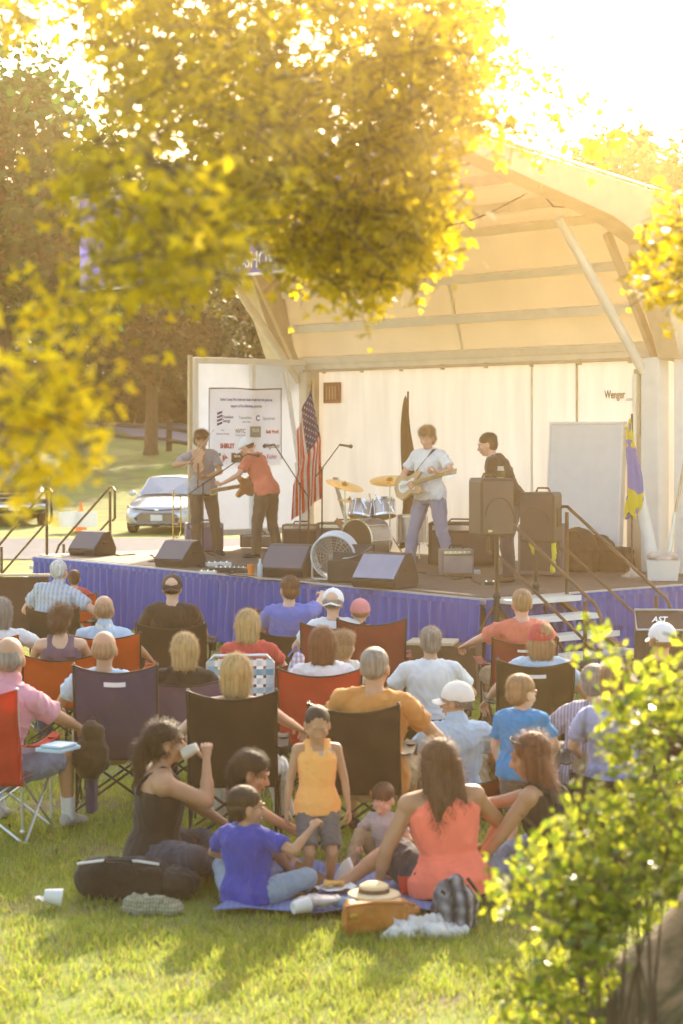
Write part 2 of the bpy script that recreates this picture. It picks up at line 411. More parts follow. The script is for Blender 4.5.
    # ---- shirt
    if shirt is not None:
        b = MB(); inf = .017+loose
        if sleeve in ('short', 'long'):
            torso(b, inf, -.07, .52, hem=.014)
            for i, s in enumerate((-1, 1)):
                e, w = EW[i]; u = .5*(B+fat)
                b.cap(S+sr*s*.06-tor*.005, sh[i], .057*B*fat, .059*B*fat)
                if sleeve == 'short':
                    q = sh[i]+(e-sh[i])*.66; b.tube([sh[i]-(e-sh[i]).normalized()*.02, sh[i]+(e-sh[i])*.3, q], [.060*u, .060*u, .062*u], 14)
                else:
                    b.cap(sh[i], e, .064*u, .050*u); b.tube([e, e+(w-e)*.5, w-(w-e).normalized()*.01], [.050*u, .045*u, .037*u], 12)
            if collar: b.cap(nb-tor*.035, nb+tor*.012, .074, .068)
        elif sleeve == 'sleeveless':
            torso(b, inf*.8, -.07, .5, .80, hem=.030)
        else:                                                 # strap top
            torso(b, inf*.7, -.07, .45 if sleeve == 'tank' else .39, .88, hem=.016)
            for s in (-1, 1):
                r_, f_ = axes(.44)
                pts = [spine(.36)+r_*s*.085*B+f_*(.118*B), spine(.43)+r_*s*.085+f_*.104*B, S+sr*s*.088+tor*.050, spine(.44)+r_*s*.085-f_*.100*B, spine(.36)+r_*s*.085*B-f_*.112*B]
                wd = .036 if sleeve == 'tank' else .014
                b.tube(pts, [(wd, .015)]*5, 8, xdir=sr)
        so = remesh(b, 'shirt', vox, 2, wr(.0125 if sleeve in ('short', 'long') else .006, 7, sd, .8), mats=shirt, parent=root)
    if collar:
        b = MB(); r, f = axes(.5)
        rr = []
        for (h, q) in ((-.012, .074), (.012, .072), (.034, .066), (.036, .060), (.008, .058)):
            rr.append([nb+tor*h*1.0+r*q*math.cos(a)+f*(q-.004)*math.sin(a)-tor*(.02*max(0, math.sin(a))) for a in (2*math.pi*j/18 for j in range(18))])
        b.loft(rr, cap=False); b.build('collar', collar, root, smooth=True)
    # ---- trousers
    if pants is not None:
        b = MB(); torso(b, .012, -.11, .03)
        for i in (0, 1):
            kn, an = KA[i]
            b.cap(hip[i], hip[i]+(kn-hip[i])*.6, .098*B, .084*B)
            if leg == 'long':
                b.cap(hip[i]+(kn-hip[i])*.4, kn, .088*B, .070); b.tube([kn, kn+(an-kn)*.5, an+(an-kn).normalized()*.015], [.070, .066, .062], 14)
            else:
                b.tube([hip[i]+(kn-hip[i])*.3, hip[i]+(kn-hip[i])*.88], [.094*B, .086*B], 14)
        remesh(b, 'trousers' if leg == 'long' else 'shorts', vox, 2, wr(.010, 7, sd+5, .7), mats=pants, parent=root)
    # ---- shoes
    if not barefoot:
        for i, s in enumerate((-1, 1)):
            kn, an = KA[i]; fd = V(footdir[i]) if footdir else V((s*.25, 1, -.05)); fd = fd.normalized()
            up = (kn-an).normalized(); up = (up-up.dot(fd)*fd).normalized(); sx = fd.cross(up)
            b = MB(); rr = []
            for (t, w_, h_, z_) in ((-.065, .022, .022, -.035), (-.05, .034, .042, -.025), (0, .038, .050, -.020), (.06, .040, .042, -.030), (.12, .046, .032, -.040), (.165, .040, .026, -.045), (.19, .022, .016, -.050)):
                rr.append([an+fd*t+up*z_+sx*w_*math.cos(a)+up*h_*math.sin(a) for a in (2*math.pi*j/12 for j in range(12))])
            b.loft(rr); b.build('shoe', shoes or M['black_plastic'], root, smooth=True)
            if sock:
                b = MB(); b.tube([an-up*.02, an+(kn-an).normalized()*.13], [.042, .045], 12); b.build('sock', sock, root, smooth=True)
    # ---- hair
    if hair and hair[0] != 'none':
        st, hc = hair; b = MB(); dn = V((0, 0, -1)); back = hq @ V((0, -1, 0)); bk = V((back.x, back.y, 0)).normalized()
        fine = max(.007, vox*.8)
        if cap is not None and st in ('short', 'bun'): hell(b, (0, -.030, .010), (.084, .086, .060))
        elif st in ('short', 'pony', 'bun', 'messy', 'long', 'bob', 'side'):
            hell(b, (0, -.022, .046), (.086, .100, .082)); hell(b, (0, -.045, -.005), (.078, .068, .078))
        if st == 'buzz':
            hell(b, (0, -.020, .038), (.081, .097, .083)); hell(b, (0, -.045, .0), (.074, .064, .066))
        if st == 'thin':                                       # bald crown, hair round the back and sides
            hell(b, (0, -.044, -.008), (.0815, .0755, .060)); hell(b, (0, -.052, .018), (.074, .062, .052))
        if st == 'messy':
            hell(b, (0, .005, .080), (.086, .088, .046)); hell(b, (0, -.03, .055), (.096, .095, .078)); hell(b, (0, -.05, -.02), (.09, .07, .08))
        if st == 'bob':
            hell(b, (0, -.028, .02), (.102, .098, .112)) if cap is None else hell(b, (0, -.036, -.042), (.086, .080, .066))
            for s in (-1, 1): b.cap(hp(s*.068, -.015, .01 if cap is None else -.04), hp(s*.064, -.01, -.115), .034*hs, .022*hs)
            zc = 0 if cap is None else -.045; b.cap(hp(0, -.07, zc), hp(0, -.075, -.115), .052*hs, .040*hs); b.cap(hp(-.06, -.05, zc), hp(-.05, -.06, -.12), .045*hs, .035*hs); b.cap(hp(.06, -.05, zc), hp(.05, -.06, -.12), .045*hs, .035*hs)
        if st == 'long':
            hell(b, (0, -.026, .03), (.096, .102, .100))
            for s in (-1, 1): b.cap(hp(s*.072, -.01, .0), hp(s*.08, .0, -.12)+dn*.03, .036*hs, .03*hs)
            p0 = hp(0, -.055, .0)
            for s in (-.065, 0, .065):
                q0 = hp(s, -.05, .0)
                b.tube([q0, q0+bk*.035+dn*.12, q0+bk*.075+dn*.24, q0+bk*.07+dn*.36, q0+bk*.055+dn*.43], [.05, .055, .050, .036, .012], 12)
        if st == 'bun':
            hell(b, (0, -.115, -.02), (.052, .05, .062))
        if st == 'pony':
            q0 = hp(0, -.105, .035)
            b.tube([hp(0, -.06, .03), q0, q0+bk*.04+dn*.05, q0+bk*.05+dn*.13, q0+bk*.035+dn*.22, q0+bk*.02+dn*.29], [.03, .026, .040, .042, .030, .008], 12)
        ho = remesh(b, 'hair', fine, 2, hairdisp(.001 if st in ('buzz', 'thin') else (.003 if st in ('messy', 'short') else .0026), 34, sd, .10), mats=HR[hc], parent=root)
        # fly-away strands
        me = ho.data; n = len(me.vertices); co = np.empty(n*3, np.float32); me.vertices.foreach_get('co', co); co = co.reshape(-1, 3)
        no = np.empty(n*3, np.float32); me.vertex_normals.foreach_get('vector', no); no = no.reshape(-1, 3)
        cnt = {'short': 1500, 'buzz': 900, 'thin': 500, 'bob': 2000}.get(st, 3200); ln = {'short': .016, 'buzz': .007, 'thin': .010, 'messy': .035, 'bob': .034}.get(st, .055)
        idx = rng.integers(0, n, cnt); p = co[idx]-no[idx]*.002
        tan = rng.normal(0, .45, (cnt, 3)); tan[:, 2] -= (1.0 if ln > .03 else .25)
        tan = tan-no[idx]*(tan*no[idx]).sum(1)[:, None]*.9; dirs = no[idx]*(.12 if st == 'bob' else .20 if ln > .03 else .34)+tan*.7; dirs /= np.linalg.norm(dirs, axis=1)[:, None]
        L_ = ln*rng.uniform(.5, 1.3, (cnt, 1)); tip = p+dirs*L_; mid = p+no[idx]*L_*.38+dirs*L_*.45
        side = np.cross(dirs, no[idx]); side /= (np.linalg.norm(side, axis=1)[:, None]+1e-6); wdt = .0009
        vs = np.stack([p-side*wdt, p+side*wdt, mid+side*wdt*.8, tip, mid-side*wdt*.8], 1).reshape(-1, 3)
        np_mesh('hair_strands', vs, (np.arange(cnt)[:, None]*5+np.array([0, 1, 2, 0, 2, 4, 4, 2, 3])[None, :]).ravel(), 3, HR[hc], ho)
    if cap is not None:
        cm = cap; cq = hq @ Matrix.Rotation(R(capdir), 3, 'Z')
        def cp(x, y, z): return HC+cq @ V((x*hs, y*hs, z*hs))
        b = MB(); rr = []
        for (z, q) in ((.012, 1.0), (.03, 1.01), (.06, .96), (.085, .85), (.107, .66), (.122, .42), (.129, .15)):
            rr.append([cp(.093*q*math.cos(a), -.014+.111*q*math.sin(a), z+(.012 if math.sin(a) > .3 and z < .05 else 0)-(.012 if math.sin(a) < -.3 and z < .02 else 0)) for a in (2*math.pi*j/24 for j in range(24))])
        b.loft(rr, cap=True); b.ell(cp(0, -.014, .131), .008*hs, nu=8, nv=5)
        o = b.build('cap_crown', cm, root, smooth=True, angle=60)
        b = MB()
        def brim(u, v):
            a = R(-62+124*u); x = .085*math.sin(a)*(1+.05*v); y0 = -.014+.106*math.cos(a)
            return cp(x, y0+v*.078*math.cos(a)**.7, .022-.030*abs(math.sin(a))*1.0-v*.014)
        b.grid(brim, 12, 4); o = b.build('cap_brim', cm, root, smooth=True)
        so_ = o.modifiers.new('t', 'SOLIDIFY'); so_.thickness = .004
    if glasses:
        b = MB(); g = 1.04
        for s in (-1, 1):
            c = hp(s*.036, .070, .098); ring = [c+hq @ V((.026*math.cos(a), .010*math.sin(a), .018*math.sin(a)))*hs for a in (2*math.pi*j/14 for j in range(15))]
            b.tube(ring, .0032, 6); b.tube([hp(s*.062, .068, .098), hp(s*.088, .03, .085), hp(s*.09, -.05, .055)], .003, 6)
        b.tube([hp(-.012, .075, .102), hp(.012, .075, .102)], .003, 6)
        b.build('sunglasses', glasses, root, smooth=True)
    info = {'root': root, 'wr': [root_pt(loc, rz, k, EW[i][1]) for i in (0, 1)], 'head': root_pt(loc, rz, k, HC)}
    return info
def root_pt(loc, rz, k, p):
    c, s = math.cos(rz), math.sin(rz); p = V(p)*k
    return V((loc[0]+p.x*c-p.y*s, loc[1]+p.x*s+p.y*c, loc[2]+p.z))
# ------------------------------------------------------------ folding chairs
def camp_chair(label, loc, rz, fab, frame_m, group='folding camp chairs on the lawn', w=.56, top=.93, seat=.43, low=False, logo=None, cup=True, tray=False):
    t = thing('camp_chair', label, 'camp chair', loc, rz, group); x = w/2; r = .009
    sf = seat+.03; dp = .24
    lf = .0
    hub = [V((sx*x*.98, sy*dp, .10 if not low else .05)) for sx in (-1, 1) for sy in (-1, 1)]
    topz = sf
    def leg(a, b_, nm='leg'):
        m = MB(); m.tube([a, b_], r, 8); m.ell(V(a), (.016, .016, .012), nu=8, nv=5); m.build(nm, frame_m, t, smooth=True)
    c = {(sx, sy): (sx*(x+.02), sy*(dp+.03)) for sx in (-1, 1) for sy in (-1, 1)}
    for (a, b_) in (((-1, -1), (1, -1)), ((1, -1), (-1, -1)), ((-1, 1), (1, 1)), ((1, 1), (-1, 1)), ((-1, -1), (-1, 1)), ((-1, 1), (-1, -1)), ((1, -1), (1, 1)), ((1, 1), (1, -1))):
        k = .012 if a[0] < b_[0] or a[1] < b_[1] else -.012
        p0 = V((c[a][0], c[a][1], .012)); p1 = V((b_[0]*x, b_[1]*dp, seat))
        if a[1] == b_[1]: p0.y += k; p1.y += k
        else: p0.x += k; p1.x += k
        leg(p0, p1, 'leg')
    lean = .11
    for s in (-1, 1):
        m = MB(); m.tube([(s*x, -dp, .08), (s*x, -dp-.02, seat), (s*(x+.005), -dp-lean, top)], r*1.1, 8)
        m.ell((s*(x+.005), -dp-lean, top), .014, nu=8, nv=6); m.ell((s*x, -dp, .08), .018, nu=8, nv=6); m.build('back_post', frame_m, t, smooth=True)
        m = MB(); m.tube([(s*x, dp, .08), (s*x, dp, seat), (s*(x+.03), dp+.02, .64 if not low else seat+.2)], r*1.1, 8); m.build('front_post', frame_m, t, smooth=True)
        # armrest strap
        az = .66 if not low else seat+.22
        def arm(u, v, s=s):
            y = -dp-.07+(2*dp+.11)*v; z = az-.035*math.sin(math.pi*v)*(1) ; wd = .075
            return V((s*(x+.035)+(u-.5)*wd, y, z-.012*math.cos((u-.5)*3)))
        m = MB(); m.grid(arm, 4, 10); ob = m.build('armrest', fab, t, smooth=True)
        so = ob.modifiers.new('s', 'SOLIDIFY'); so.thickness = .006
        if tray and s == 1: pass
    def back(u, v):
        # v 0 at seat level, 1 at top; the top edge sags between the posts
        xx = (u-.5)*2; z = seat-.05+(top-seat+.05)*v; y = -dp-.02-lean*max(0, (z-seat)/(top-seat))
        dip = .055*(1-xx*xx)**1.0*v*v; bow = .075*(1-abs(xx)**2.2)
        wob = .016*noise.noise(V((u*3.5, v*3, loc[0]*3)))+.007*noise.noise(V((u*11+v*6, v*4, loc[0])))+.005*math.sin(v*9+u*4)
        return V((xx*(x+.012)*(1-.02*math.sin(v*3.1)), y-bow*(.55+.45*math.sin(math.pi*min(1, v*1.1)))+wob, z-dip))
    m = MB(); m.grid(back, 26, 24); ob = m.build('backrest', fab, t, smooth=True); so = ob.modifiers.new('s', 'SOLIDIFY'); so.thickness = .004
    def seatf(u, v):
        xx = (u-.5)*2; return V((xx*x, -dp+2*dp*v, seat-.055*(1-xx*xx)*(1-(2*v-1)**2*.5)))
    m = MB(); m.grid(seatf, 12, 10); ob = m.build('seat', fab, t, smooth=True); so = ob.modifiers.new('s', 'SOLIDIFY'); so.thickness = .004
    m = MB()
    for s in (-1, 1): m.tube([back((s+1)/2, v/10)+V((0, -.004, 0)) for v in range(11)], .008, 6)
    m.tube([back(u/12, 1)+V((0, -.003, 0)) for u in range(13)], .006, 6); m.build('piping', frame_m if frame_m != M['alu'] else fab, t, smooth=True)
    if logo:
        p = back(.5, .86); m = MB()
        m.grid(lambda u, v: back(.5+(u-.5)*.26, .86+(v-.5)*.055)+V((0, -.007, 0)), 6, 2)
        m.build('logo_patch', logo, t, smooth=True)
    if cup:
        m = MB(); m.lathe((x+.035, dp-.04, az-.14), (0, 0, 1), ((0, .038), (.06, .042), (.12, .045)), 14); m.build('cup_holder', fab, t, smooth=True)
    return t
# ------------------------------------------------------------ ground, drives, lawn
def gz(x, y):                                   # lawn level, rising gently behind the stage
    xs = [-50, 58, 80, 90, 105, 140, 200, 420]; zs = [0, 0, 1.72, 2.07, 2.7, 3.9, 6, 9]
    z = float(np.interp(y, xs, zs))
    return z+(.02*noise.noise(V((x*.5, y*.5, 0))) if y < 60 else .12*noise.noise(V((x*.06, y*.06, 3))))
m_ground = mat('lawn_soil', (.1, .12, .03), .95, .3, bump=.5, bscale=40)
noise_mix(m_ground, (.13, .105, .05), (.16, .20, .03), 1.3, .34, .52)
m_asph = mat('old_asphalt', (.15, .15, .165), .95, .15, scale=3, bump=.3, bscale=60, spec=.1)
m_road = mat('pale_road', (.20, .19, .20), .95, .12, scale=1, spec=.1)
mb = MB(); ys = list(np.linspace(-14, 60, 120))+list(np.linspace(61, 120, 60))+list(np.linspace(124, 420, 60)); nx = 140
vs = []
for y in ys:
    for i in range(nx+1):
        u = (i/nx-.5)*2; x = (abs(u)**1.8)*math.copysign(1, u)*200; vs.append((x, y, gz(x, y)))
mb.add(vs, [(j*(nx+1)+i, j*(nx+1)+i+1, (j+1)*(nx+1)+i+1, (j+1)*(nx+1)+i) for j in range(len(ys)-1) for i in range(nx)])
structure(mb.build('ground', m_ground, smooth=True), 'mown park lawn in low evening sun', 'lawn')
def strip(name, m, f0, f1, x0, x1, n, dz, label):
    mb = MB(); mb.grid(lambda u, v: V(((x0+(x1-x0)*u), f0(x0+(x1-x0)*u)*(1-v)+f1(x0+(x1-x0)*u)*v, 0)), n, 14)
    mb.v = [(x, y, gz(x, y)+dz) for (x, y, z) in mb.v]
    structure(mb.build(name, m, smooth=True), label, 'road')
strip('service_drive', m_asph, lambda x: 41.5+.02*x, lambda x: 49.5+.04*x, -90, 60, 120, .02, 'grey asphalt drive passing behind the stage')
strip('park_road', m_road, lambda x: 108-18*sm((x+13)/5), lambda x: 140, -120, 12, 80, .05, 'pale road beyond the rail fence')

# grass blades near the camera
m_blade = leaf_mat('grass_blades', (.12, .19, .028), (.28, .31, .06), .5, (.28, .40, .04), (.56, .58, .10), .6)
def blades(n, y0, y1, hmin, hmax, wid, name):
    Y = y0*(y1/y0)**rng.random(n); X = (rng.random(n)*2-1)*(Y*.19+.5)
    dens = np.array([noise.noise(V((a*1.3, b*1.3, 1)))+.6*noise.noise(V((a*5, b*5, 4))) for a, b in zip(X.tolist(), Y.tolist())])
    keep = dens > rng.uniform(-.85, .38, n); X, Y, dens = X[keep], Y[keep], dens[keep]; n = len(X)
    H = (rng.uniform(hmin, hmax, n))*(1+.55*dens); a = rng.uniform(0, 2*np.pi, n); w = wid*(Y/12)*rng.uniform(.7, 1.4, n)
    lean = rng.normal(0, .38, (n, 2))*H[:, None]
    Z = np.array([gz(a_, b_) for a_, b_ in zip(X.tolist(), Y.tolist())])-.004
    base = np.stack([X, Y, Z], 1); dx = np.stack([np.cos(a)*w, np.sin(a)*w, np.zeros(n)], 1)
    tip = base+np.stack([lean[:, 0], lean[:, 1], H], 1); mid = base+np.stack([lean[:, 0]*.35, lean[:, 1]*.35, H*.6], 1)
    vs = np.stack([base-dx, base+dx, mid+dx*.7, tip, mid-dx*.7], 1).reshape(-1, 3)
    o = np_mesh(name, vs, (np.arange(n)[:, None]*5+np.arange(5)[None]).ravel(), 5, m_blade)
    return o
o = blades(230000, 8.2, 33, .024, .060, .0034, 'lawn_grass'); tag(o, 'short sunlit lawn grass covering the whole audience area', 'grass', kind='stuff')
m_blade = leaf_mat('dry_grass_blades', (.22, .17, .06), (.42, .36, .16), .4, (.40, .32, .10), (.6, .5, .2), .7)
o = blades(52000, 8.2, 26, .018, .050, .0034, 'dry_grass'); tag(o, 'dry straw coloured blades mixed into the lawn', 'grass', kind='stuff')
# clover and dead leaves scattered in the grass
n = 350; Y = 8.4*(20/8.4)**rng.random(n); X = (rng.random(n)*2-1)*(Y*.19+.3); a = rng.uniform(0, 6.28, n); sz = rng.uniform(.008, .022, n)
ring = np.array([[1, 0], [.3, .55], [-.8, .4], [-1, 0], [-.8, -.4], [.3, -.55]])
px_ = X[:, None]+sz[:, None]*(ring[None, :, 0]*np.cos(a)[:, None]-ring[None, :, 1]*np.sin(a)[:, None]); py_ = Y[:, None]+sz[:, None]*(ring[None, :, 0]*np.sin(a)[:, None]+ring[None, :, 1]*np.cos(a)[:, None])
pz_ = .035+rng.uniform(0, .02, n)[:, None]+sz[:, None]*ring[None, :, 0]*rng.normal(0, .5, n)[:, None]
o = np_mesh('fallen_leaves', np.stack([px_, py_, pz_+0*px_], 2).reshape(-1, 3), np.arange(n*6), 6, leaf_mat('dead_leaves', (.08, .05, .015), (.16, .14, .04), .15, rough=.9))
tag(o, 'small dry leaves and clover scattered in the lawn', 'leaves', kind='stuff')

# ------------------------------------------------------------ leaves and trees
def leaf_cards(cent, size, shape, up_bias=.0, droop=None):
    """shape: 2D outline (n,2); random orientation per leaf"""
    n = len(cent); k = len(shape)
    nrm = rng.normal(0, 1, (n, 3)); nrm[:, 2] = np.abs(nrm[:, 2])+up_bias; nrm /= np.linalg.norm(nrm, axis=1)[:, None]
    d = rng.normal(0, 1, (n, 3))
    if droop is not None: d[:, 2] -= droop
    x = d-nrm*(d*nrm).sum(1)[:, None]; x /= np.linalg.norm(x, axis=1)[:, None]+1e-9; y = np.cross(nrm, x)
    s = np.asarray(size).reshape(-1, 1, 1)
    vs = cent[:, None, :]+s*(x[:, None, :]*shape[None, :, 0:1]+y[:, None, :]*shape[None, :, 1:2])
    vs = vs+nrm[:, None, :]*s*(-.35*(shape[None, :, 1:2]**2))*rng.uniform(.2, 1.6, (n, 1, 1))
    return vs.reshape(-1, 3), np.arange(n*k), k
def palmate():
    pts = []
    for i, (ang, l) in enumerate(((-140, .45), (-75, .85), (0, 1.05), (75, .85), (140, .45))):
        pts.append((l*math.cos(R(ang-13))*.78, l*math.sin(R(ang-13))*.78)); pts.append((l*math.cos(R(ang)), l*math.sin(R(ang)))); pts.append((l*math.cos(R(ang+13))*.78, l*math.sin(R(ang+13))*.78))
        nx_ = ang+36; pts.append((.34*math.cos(R(nx_)), .34*math.sin(R(nx_)))) if i < 4 else pts.append((-.18, 0))
    return np.array(pts)*.5
PALM = palmate(); OVAL = np.array([[-.5, 0], [-.2, .26], [.15, .27], [.42, .1], [.55, 0], [.42, -.1], [.15, -.27], [-.2, -.26]])
CARD = np.array([[-.5, -.15], [-.1, -.42], [.45, -.3], [.5, .1], [.2, .45], [-.35, .38]])
def bg_tree(name, label, x, y, hgt, crowns, nleaf, lsize, lm, tm, trunk_r=.3, group=None, clump=.16, thing_=True):
    z0 = gz(x, y); t = thing(name, label, 'tree', (x, y, z0), 0, group)
    mb = MB(); top = V((crowns[0][0]*.3, 0, hgt*.75)); mb.tube([(0, 0, -.3), (0, 0, .3), (.05, 0, hgt*.25), (top.x*.5, 0, hgt*.5), top], [trunk_r*1.4, trunk_r*1.05, trunk_r*.85, trunk_r*.6, trunk_r*.2], 12)
    for i in range(7):
        c = crowns[i % len(crowns)]; a = i*2.4; s_ = V((.03, 0, hgt*(.22+.06*i)))
        mb.tube([s_, s_*.5+V((c[0]+c[3]*.4*math.cos(a), c[1]+c[3]*.4*math.sin(a), c[2]))*.5, V((c[0]+c[3]*.7*math.cos(a), c[1]+c[3]*.7*math.sin(a), c[2]+c[4]*.3))], [trunk_r*.4, trunk_r*.25, trunk_r*.06], 7)
    mb.build('trunk', tm, t, smooth=True)
    tot = sum(c[3]*c[3]*c[4] for c in crowns); pts = []
    for (cx, cy, cz, rw, rh) in crowns:
        nc = max(30, int(260*(rw*rw*rh)/tot)); per = int(nleaf*(rw*rw*rh)/tot/nc)+1
        d = rng.normal(0, 1, (nc, 3)); d /= np.linalg.norm(d, axis=1)[:, None]; rr = rng.uniform(.35, 1.0, (nc, 1))**.5
        cc = np.array([cx, cy, cz])+d*rr*np.array([rw, rw, rh]); q = rng.normal(0, 1, (nc, per, 3))*np.array([rw, rw, rw*.7])*clump
        pts.append((cc[:, None, :]+q).reshape(-1, 3))
    pts = np.concatenate(pts); vs, fl, k = leaf_cards(pts, lsize*rng.uniform(.6, 1.3, len(pts)), CARD, .3)
    np_mesh('crown', vs, fl, k, lm, t)
    return t
m_bark = mat('bark', (.13, .085, .05), .95, .35, scale=4, stretch=(6, 6, 1), bump=1, bscale=14)
m_bg1 = leaf_mat('distant_leaves_dark', (.004, .026, .005), (.016, .055, .010), .15, (.006, .035, .006), (.018, .07, .010), .6)
m_bg2 = leaf_mat('distant_leaves_light', (.012, .055, .012), (.040, .12, .024), .34, (.02, .12, .018), (.07, .22, .03), .6)
def at_px(px, Y): return (px-341.5)/F*Y
# big tree far left
bg_tree('broadleaf_tree', 'tall leafy tree at the far left rising against the sky', at_px(2, 70), 70, 16,
        [(0, 0, 9.5, 4.0, 4.8), (-1.5, 0, 12.5, 2.6, 3.2), (1.3, 0, 12.6, 1.6, 2.6), (2.0, 0, 8.0, 2.4, 3.0), (-3, 0, 8, 3, 4)], 26000, .26, m_bg2, m_bark, .4, clump=.2)
# the tree whose trunk stands on the lawn behind the fence
bg_tree('shade_tree', 'spreading tree with bare trunk on the lawn behind the silver car', at_px(151, 80), 80, 9.5,
        [(0, 0, 5.4, 3.0, 2.2), (-1.4, 0, 4.6, 1.9, 1.6), (2.0, 0, 4.4, 1.9, 1.7), (.3, 0, 7.2, 2.2, 1.8), (2.9, 0, 3.6, 1.2, 1.1)], 17000, .20, m_bg1, m_bark, .27, clump=.2)
GB = 'tall trees closing the view behind the park road'
k = 0
for (px, Y, h, w) in ((-60, 118, 17, 5), (50, 122, 15, 5), (110, 118, 14.5, 5), (190, 120, 15.5, 5.2), (255, 116, 15, 4.8), (330, 112, 17, 5.5), (400, 110, 17, 5), (480, 108, 16, 5), (-170, 120, 15, 5), (620, 100, 15, 5)):
    x = at_px(px, Y)
    bg_tree('distant_tree', ('dark dense tree in the row beyond the park road, crown reaching the ground' if px > 60 else {-60: 'far dark tree directly behind the low park building', 50: 'far dark tree just right of the low park building', -170: 'far dark tree outside the left edge, left of the low park building'}.get(px, '')), x, Y, h,
            [(0, 0, h*.55, w, h*.34), (w*.55, 0, h*.26, w*.8, h*.26), (-w*.55, 0, h*.24, w*.8, h*.26), (0, 0, h*.8, w*.55, h*.2)], 11000, .55, m_bg1, m_bark, .35, group=GB if px > 60 else None, clump=.2)
    k += 1
bg_tree('broadleaf_tree', 'tree glowing in the sun behind the right end of the stage roof', at_px(655, 46), 46, 9.8, [(0, 0, 6.6, 2.9, 2.9), (-1.8, 0, 5.6, 2, 2), (1.4, 0, 7.4, 1.8, 2)], 15000, .17, m_bg2, m_bark, .25, clump=.2)

# ------------------------------------------------------------ foreground tree, its overhanging crown and the shoots at its foot
m_fleaf = leaf_mat('sweetgum_leaves', (.07, .07, .006), (.19, .15, .010), .60, (.52, .40, .008), (1.0, .78, .02), .4)
m_bush = leaf_mat('shoot_leaves', (.045, .095, .014), (.20, .25, .035), .52, (.14, .25, .018), (.76, .76, .06), .28)
m_mossbark = mat('mossy_bark', (.1, .08, .05), .95, .3, bump=1, bscale=22)
noise_mix(m_mossbark, (.24, .17, .11), (.05, .05, .02), 5, .42, .62)
TX, TY = 2.09, 7.6
ft = thing('shade_tree', 'old tree at the right edge whose leafy branches overhang the picture', 'tree', (TX, TY, 0))
mb = MB(); rings = []
for (z, r_, ox) in ((-.1, 1.5, -.1), (.15, 1.30, -.08), (.46, 1.08, -.05), (.75, .82, 0), (1.05, .62, .0), (1.6, .52, .02), (2.6, .47, .05), (4, .44, .05), (5.6, .40, .0), (7, .3, -.1)):
    rings.append([V((ox+r_*math.cos(a)*(1+.13*math.sin(a*5+.6)*max(0, 1-z/1.6)+.06*noise.noise(V((math.cos(a)*2, math.sin(a)*2, z*1.5)))), r_*math.sin(a)*(1+.13*math.sin(a*4)*max(0, 1-z/1.6)), z)) for a in (2*math.pi*j/44 for j in range(44))])
for i in range(len(rings)-1): pass
dense = []
for i in range(len(rings)-1):
    for q in range(8): dense.append([rings[i][j].lerp(rings[i+1][j], q/8) for j in range(44)])
dense.append(rings[-1])
dense = [[p+V((math.cos(2*math.pi*j/44), math.sin(2*math.pi*j/44), 0))*.06*noise.noise(V((j*.9, p.z*2.0, 5)))+V((math.cos(2*math.pi*j/44), math.sin(2*math.pi*j/44), 0))*.07*abs(noise.noise(V((j*1.7, p.z*1.3, 8)))) for j, p in enumerate(rg)] for rg in dense]
mb.loft(dense); mb.build('trunk', m_mossbark, ft, smooth=True, angle=80)
limbs = [([(0, 0, 4.6), (-.8, .8, 5.6), (-2.0, 2.2, 6.1), (-3.4, 3.6, 6.2)], .2), ([(0, 0, 4.2), (-1.2, -.2, 5.3), (-2.6, -.6, 5.5), (-3.4, -.9, 5.2)], .17),
         ([(0, 0, 5.2), (-.6, 2.0, 6.2), (-1.0, 4.2, 6.4)], .16), ([(0, 0, 5.4), (.3, 2.4, 6.2), (.5, 4.6, 5.9)], .13), ([(-1.2, -.2, 5.3), (-2.4, .8, 5.6), (-3.2, 1.2, 5.3)], .09)]
for pts, r_ in limbs:
    mb = MB(); pts2 = []
    for i in range(len(pts)-1):
        for q in range(5): pts2.append(V(pts[i]).lerp(V(pts[i+1]), q/5)+V((random.uniform(-.04, .04), random.uniform(-.04, .04), random.uniform(-.04, .04))))
    pts2.append(V(pts[-1])); mb.tube(pts2, list(np.linspace(r_, r_*.2, len(pts2))), 10); mb.build('limb', m_mossbark, ft, smooth=True)
def sprays(regions, leaf, lsize, per, twig_len, parent_loc, tm, lm, parent, cname, tname, droop=.6):
    cent = []; size = []; tw = MB()
    for (cx, cy, rx, ry, Y0, Y1, n) in regions:
        for i in range(n):
            r_ = math.sqrt(random.random()); a = random.random()*2*math.pi; Y = random.uniform(Y0, Y1)
            p = P(cx+rx*r_*math.cos(a), cy+ry*r_*math.sin(a), Y)
            d = V((random.gauss(0, 1), random.gauss(0, 1), random.gauss(-.1, .5))).normalized(); L_ = twig_len*random.uniform(.6, 1.3)
            pts = [p-d*L_*.5+V((0, 0, L_*.12)), p, p+d*L_*.5-V((0, 0, L_*.2))]
            tw.tube([q-parent_loc for q in pts], [.0035, .0028, .0015], 4, cap=False)
            for k_ in range(per):
                u = random.random(); q = pts[0].lerp(pts[1], u*2) if u < .5 else pts[1].lerp(pts[2], u*2-1)
                cent.append(q+V((random.gauss(0, 1), random.gauss(0, 1), random.gauss(-.3, 1)))*lsize*.5-parent_loc); size.append(lsize*random.uniform(.45, 1.35))
    vs, fl, k_ = leaf_cards(np.array([tuple(c) for c in cent]), size, leaf, .1, droop=.8)
    o = np_mesh(cname, vs, fl, k_, lm, parent); tw.build(tname, tm, parent)
    return o
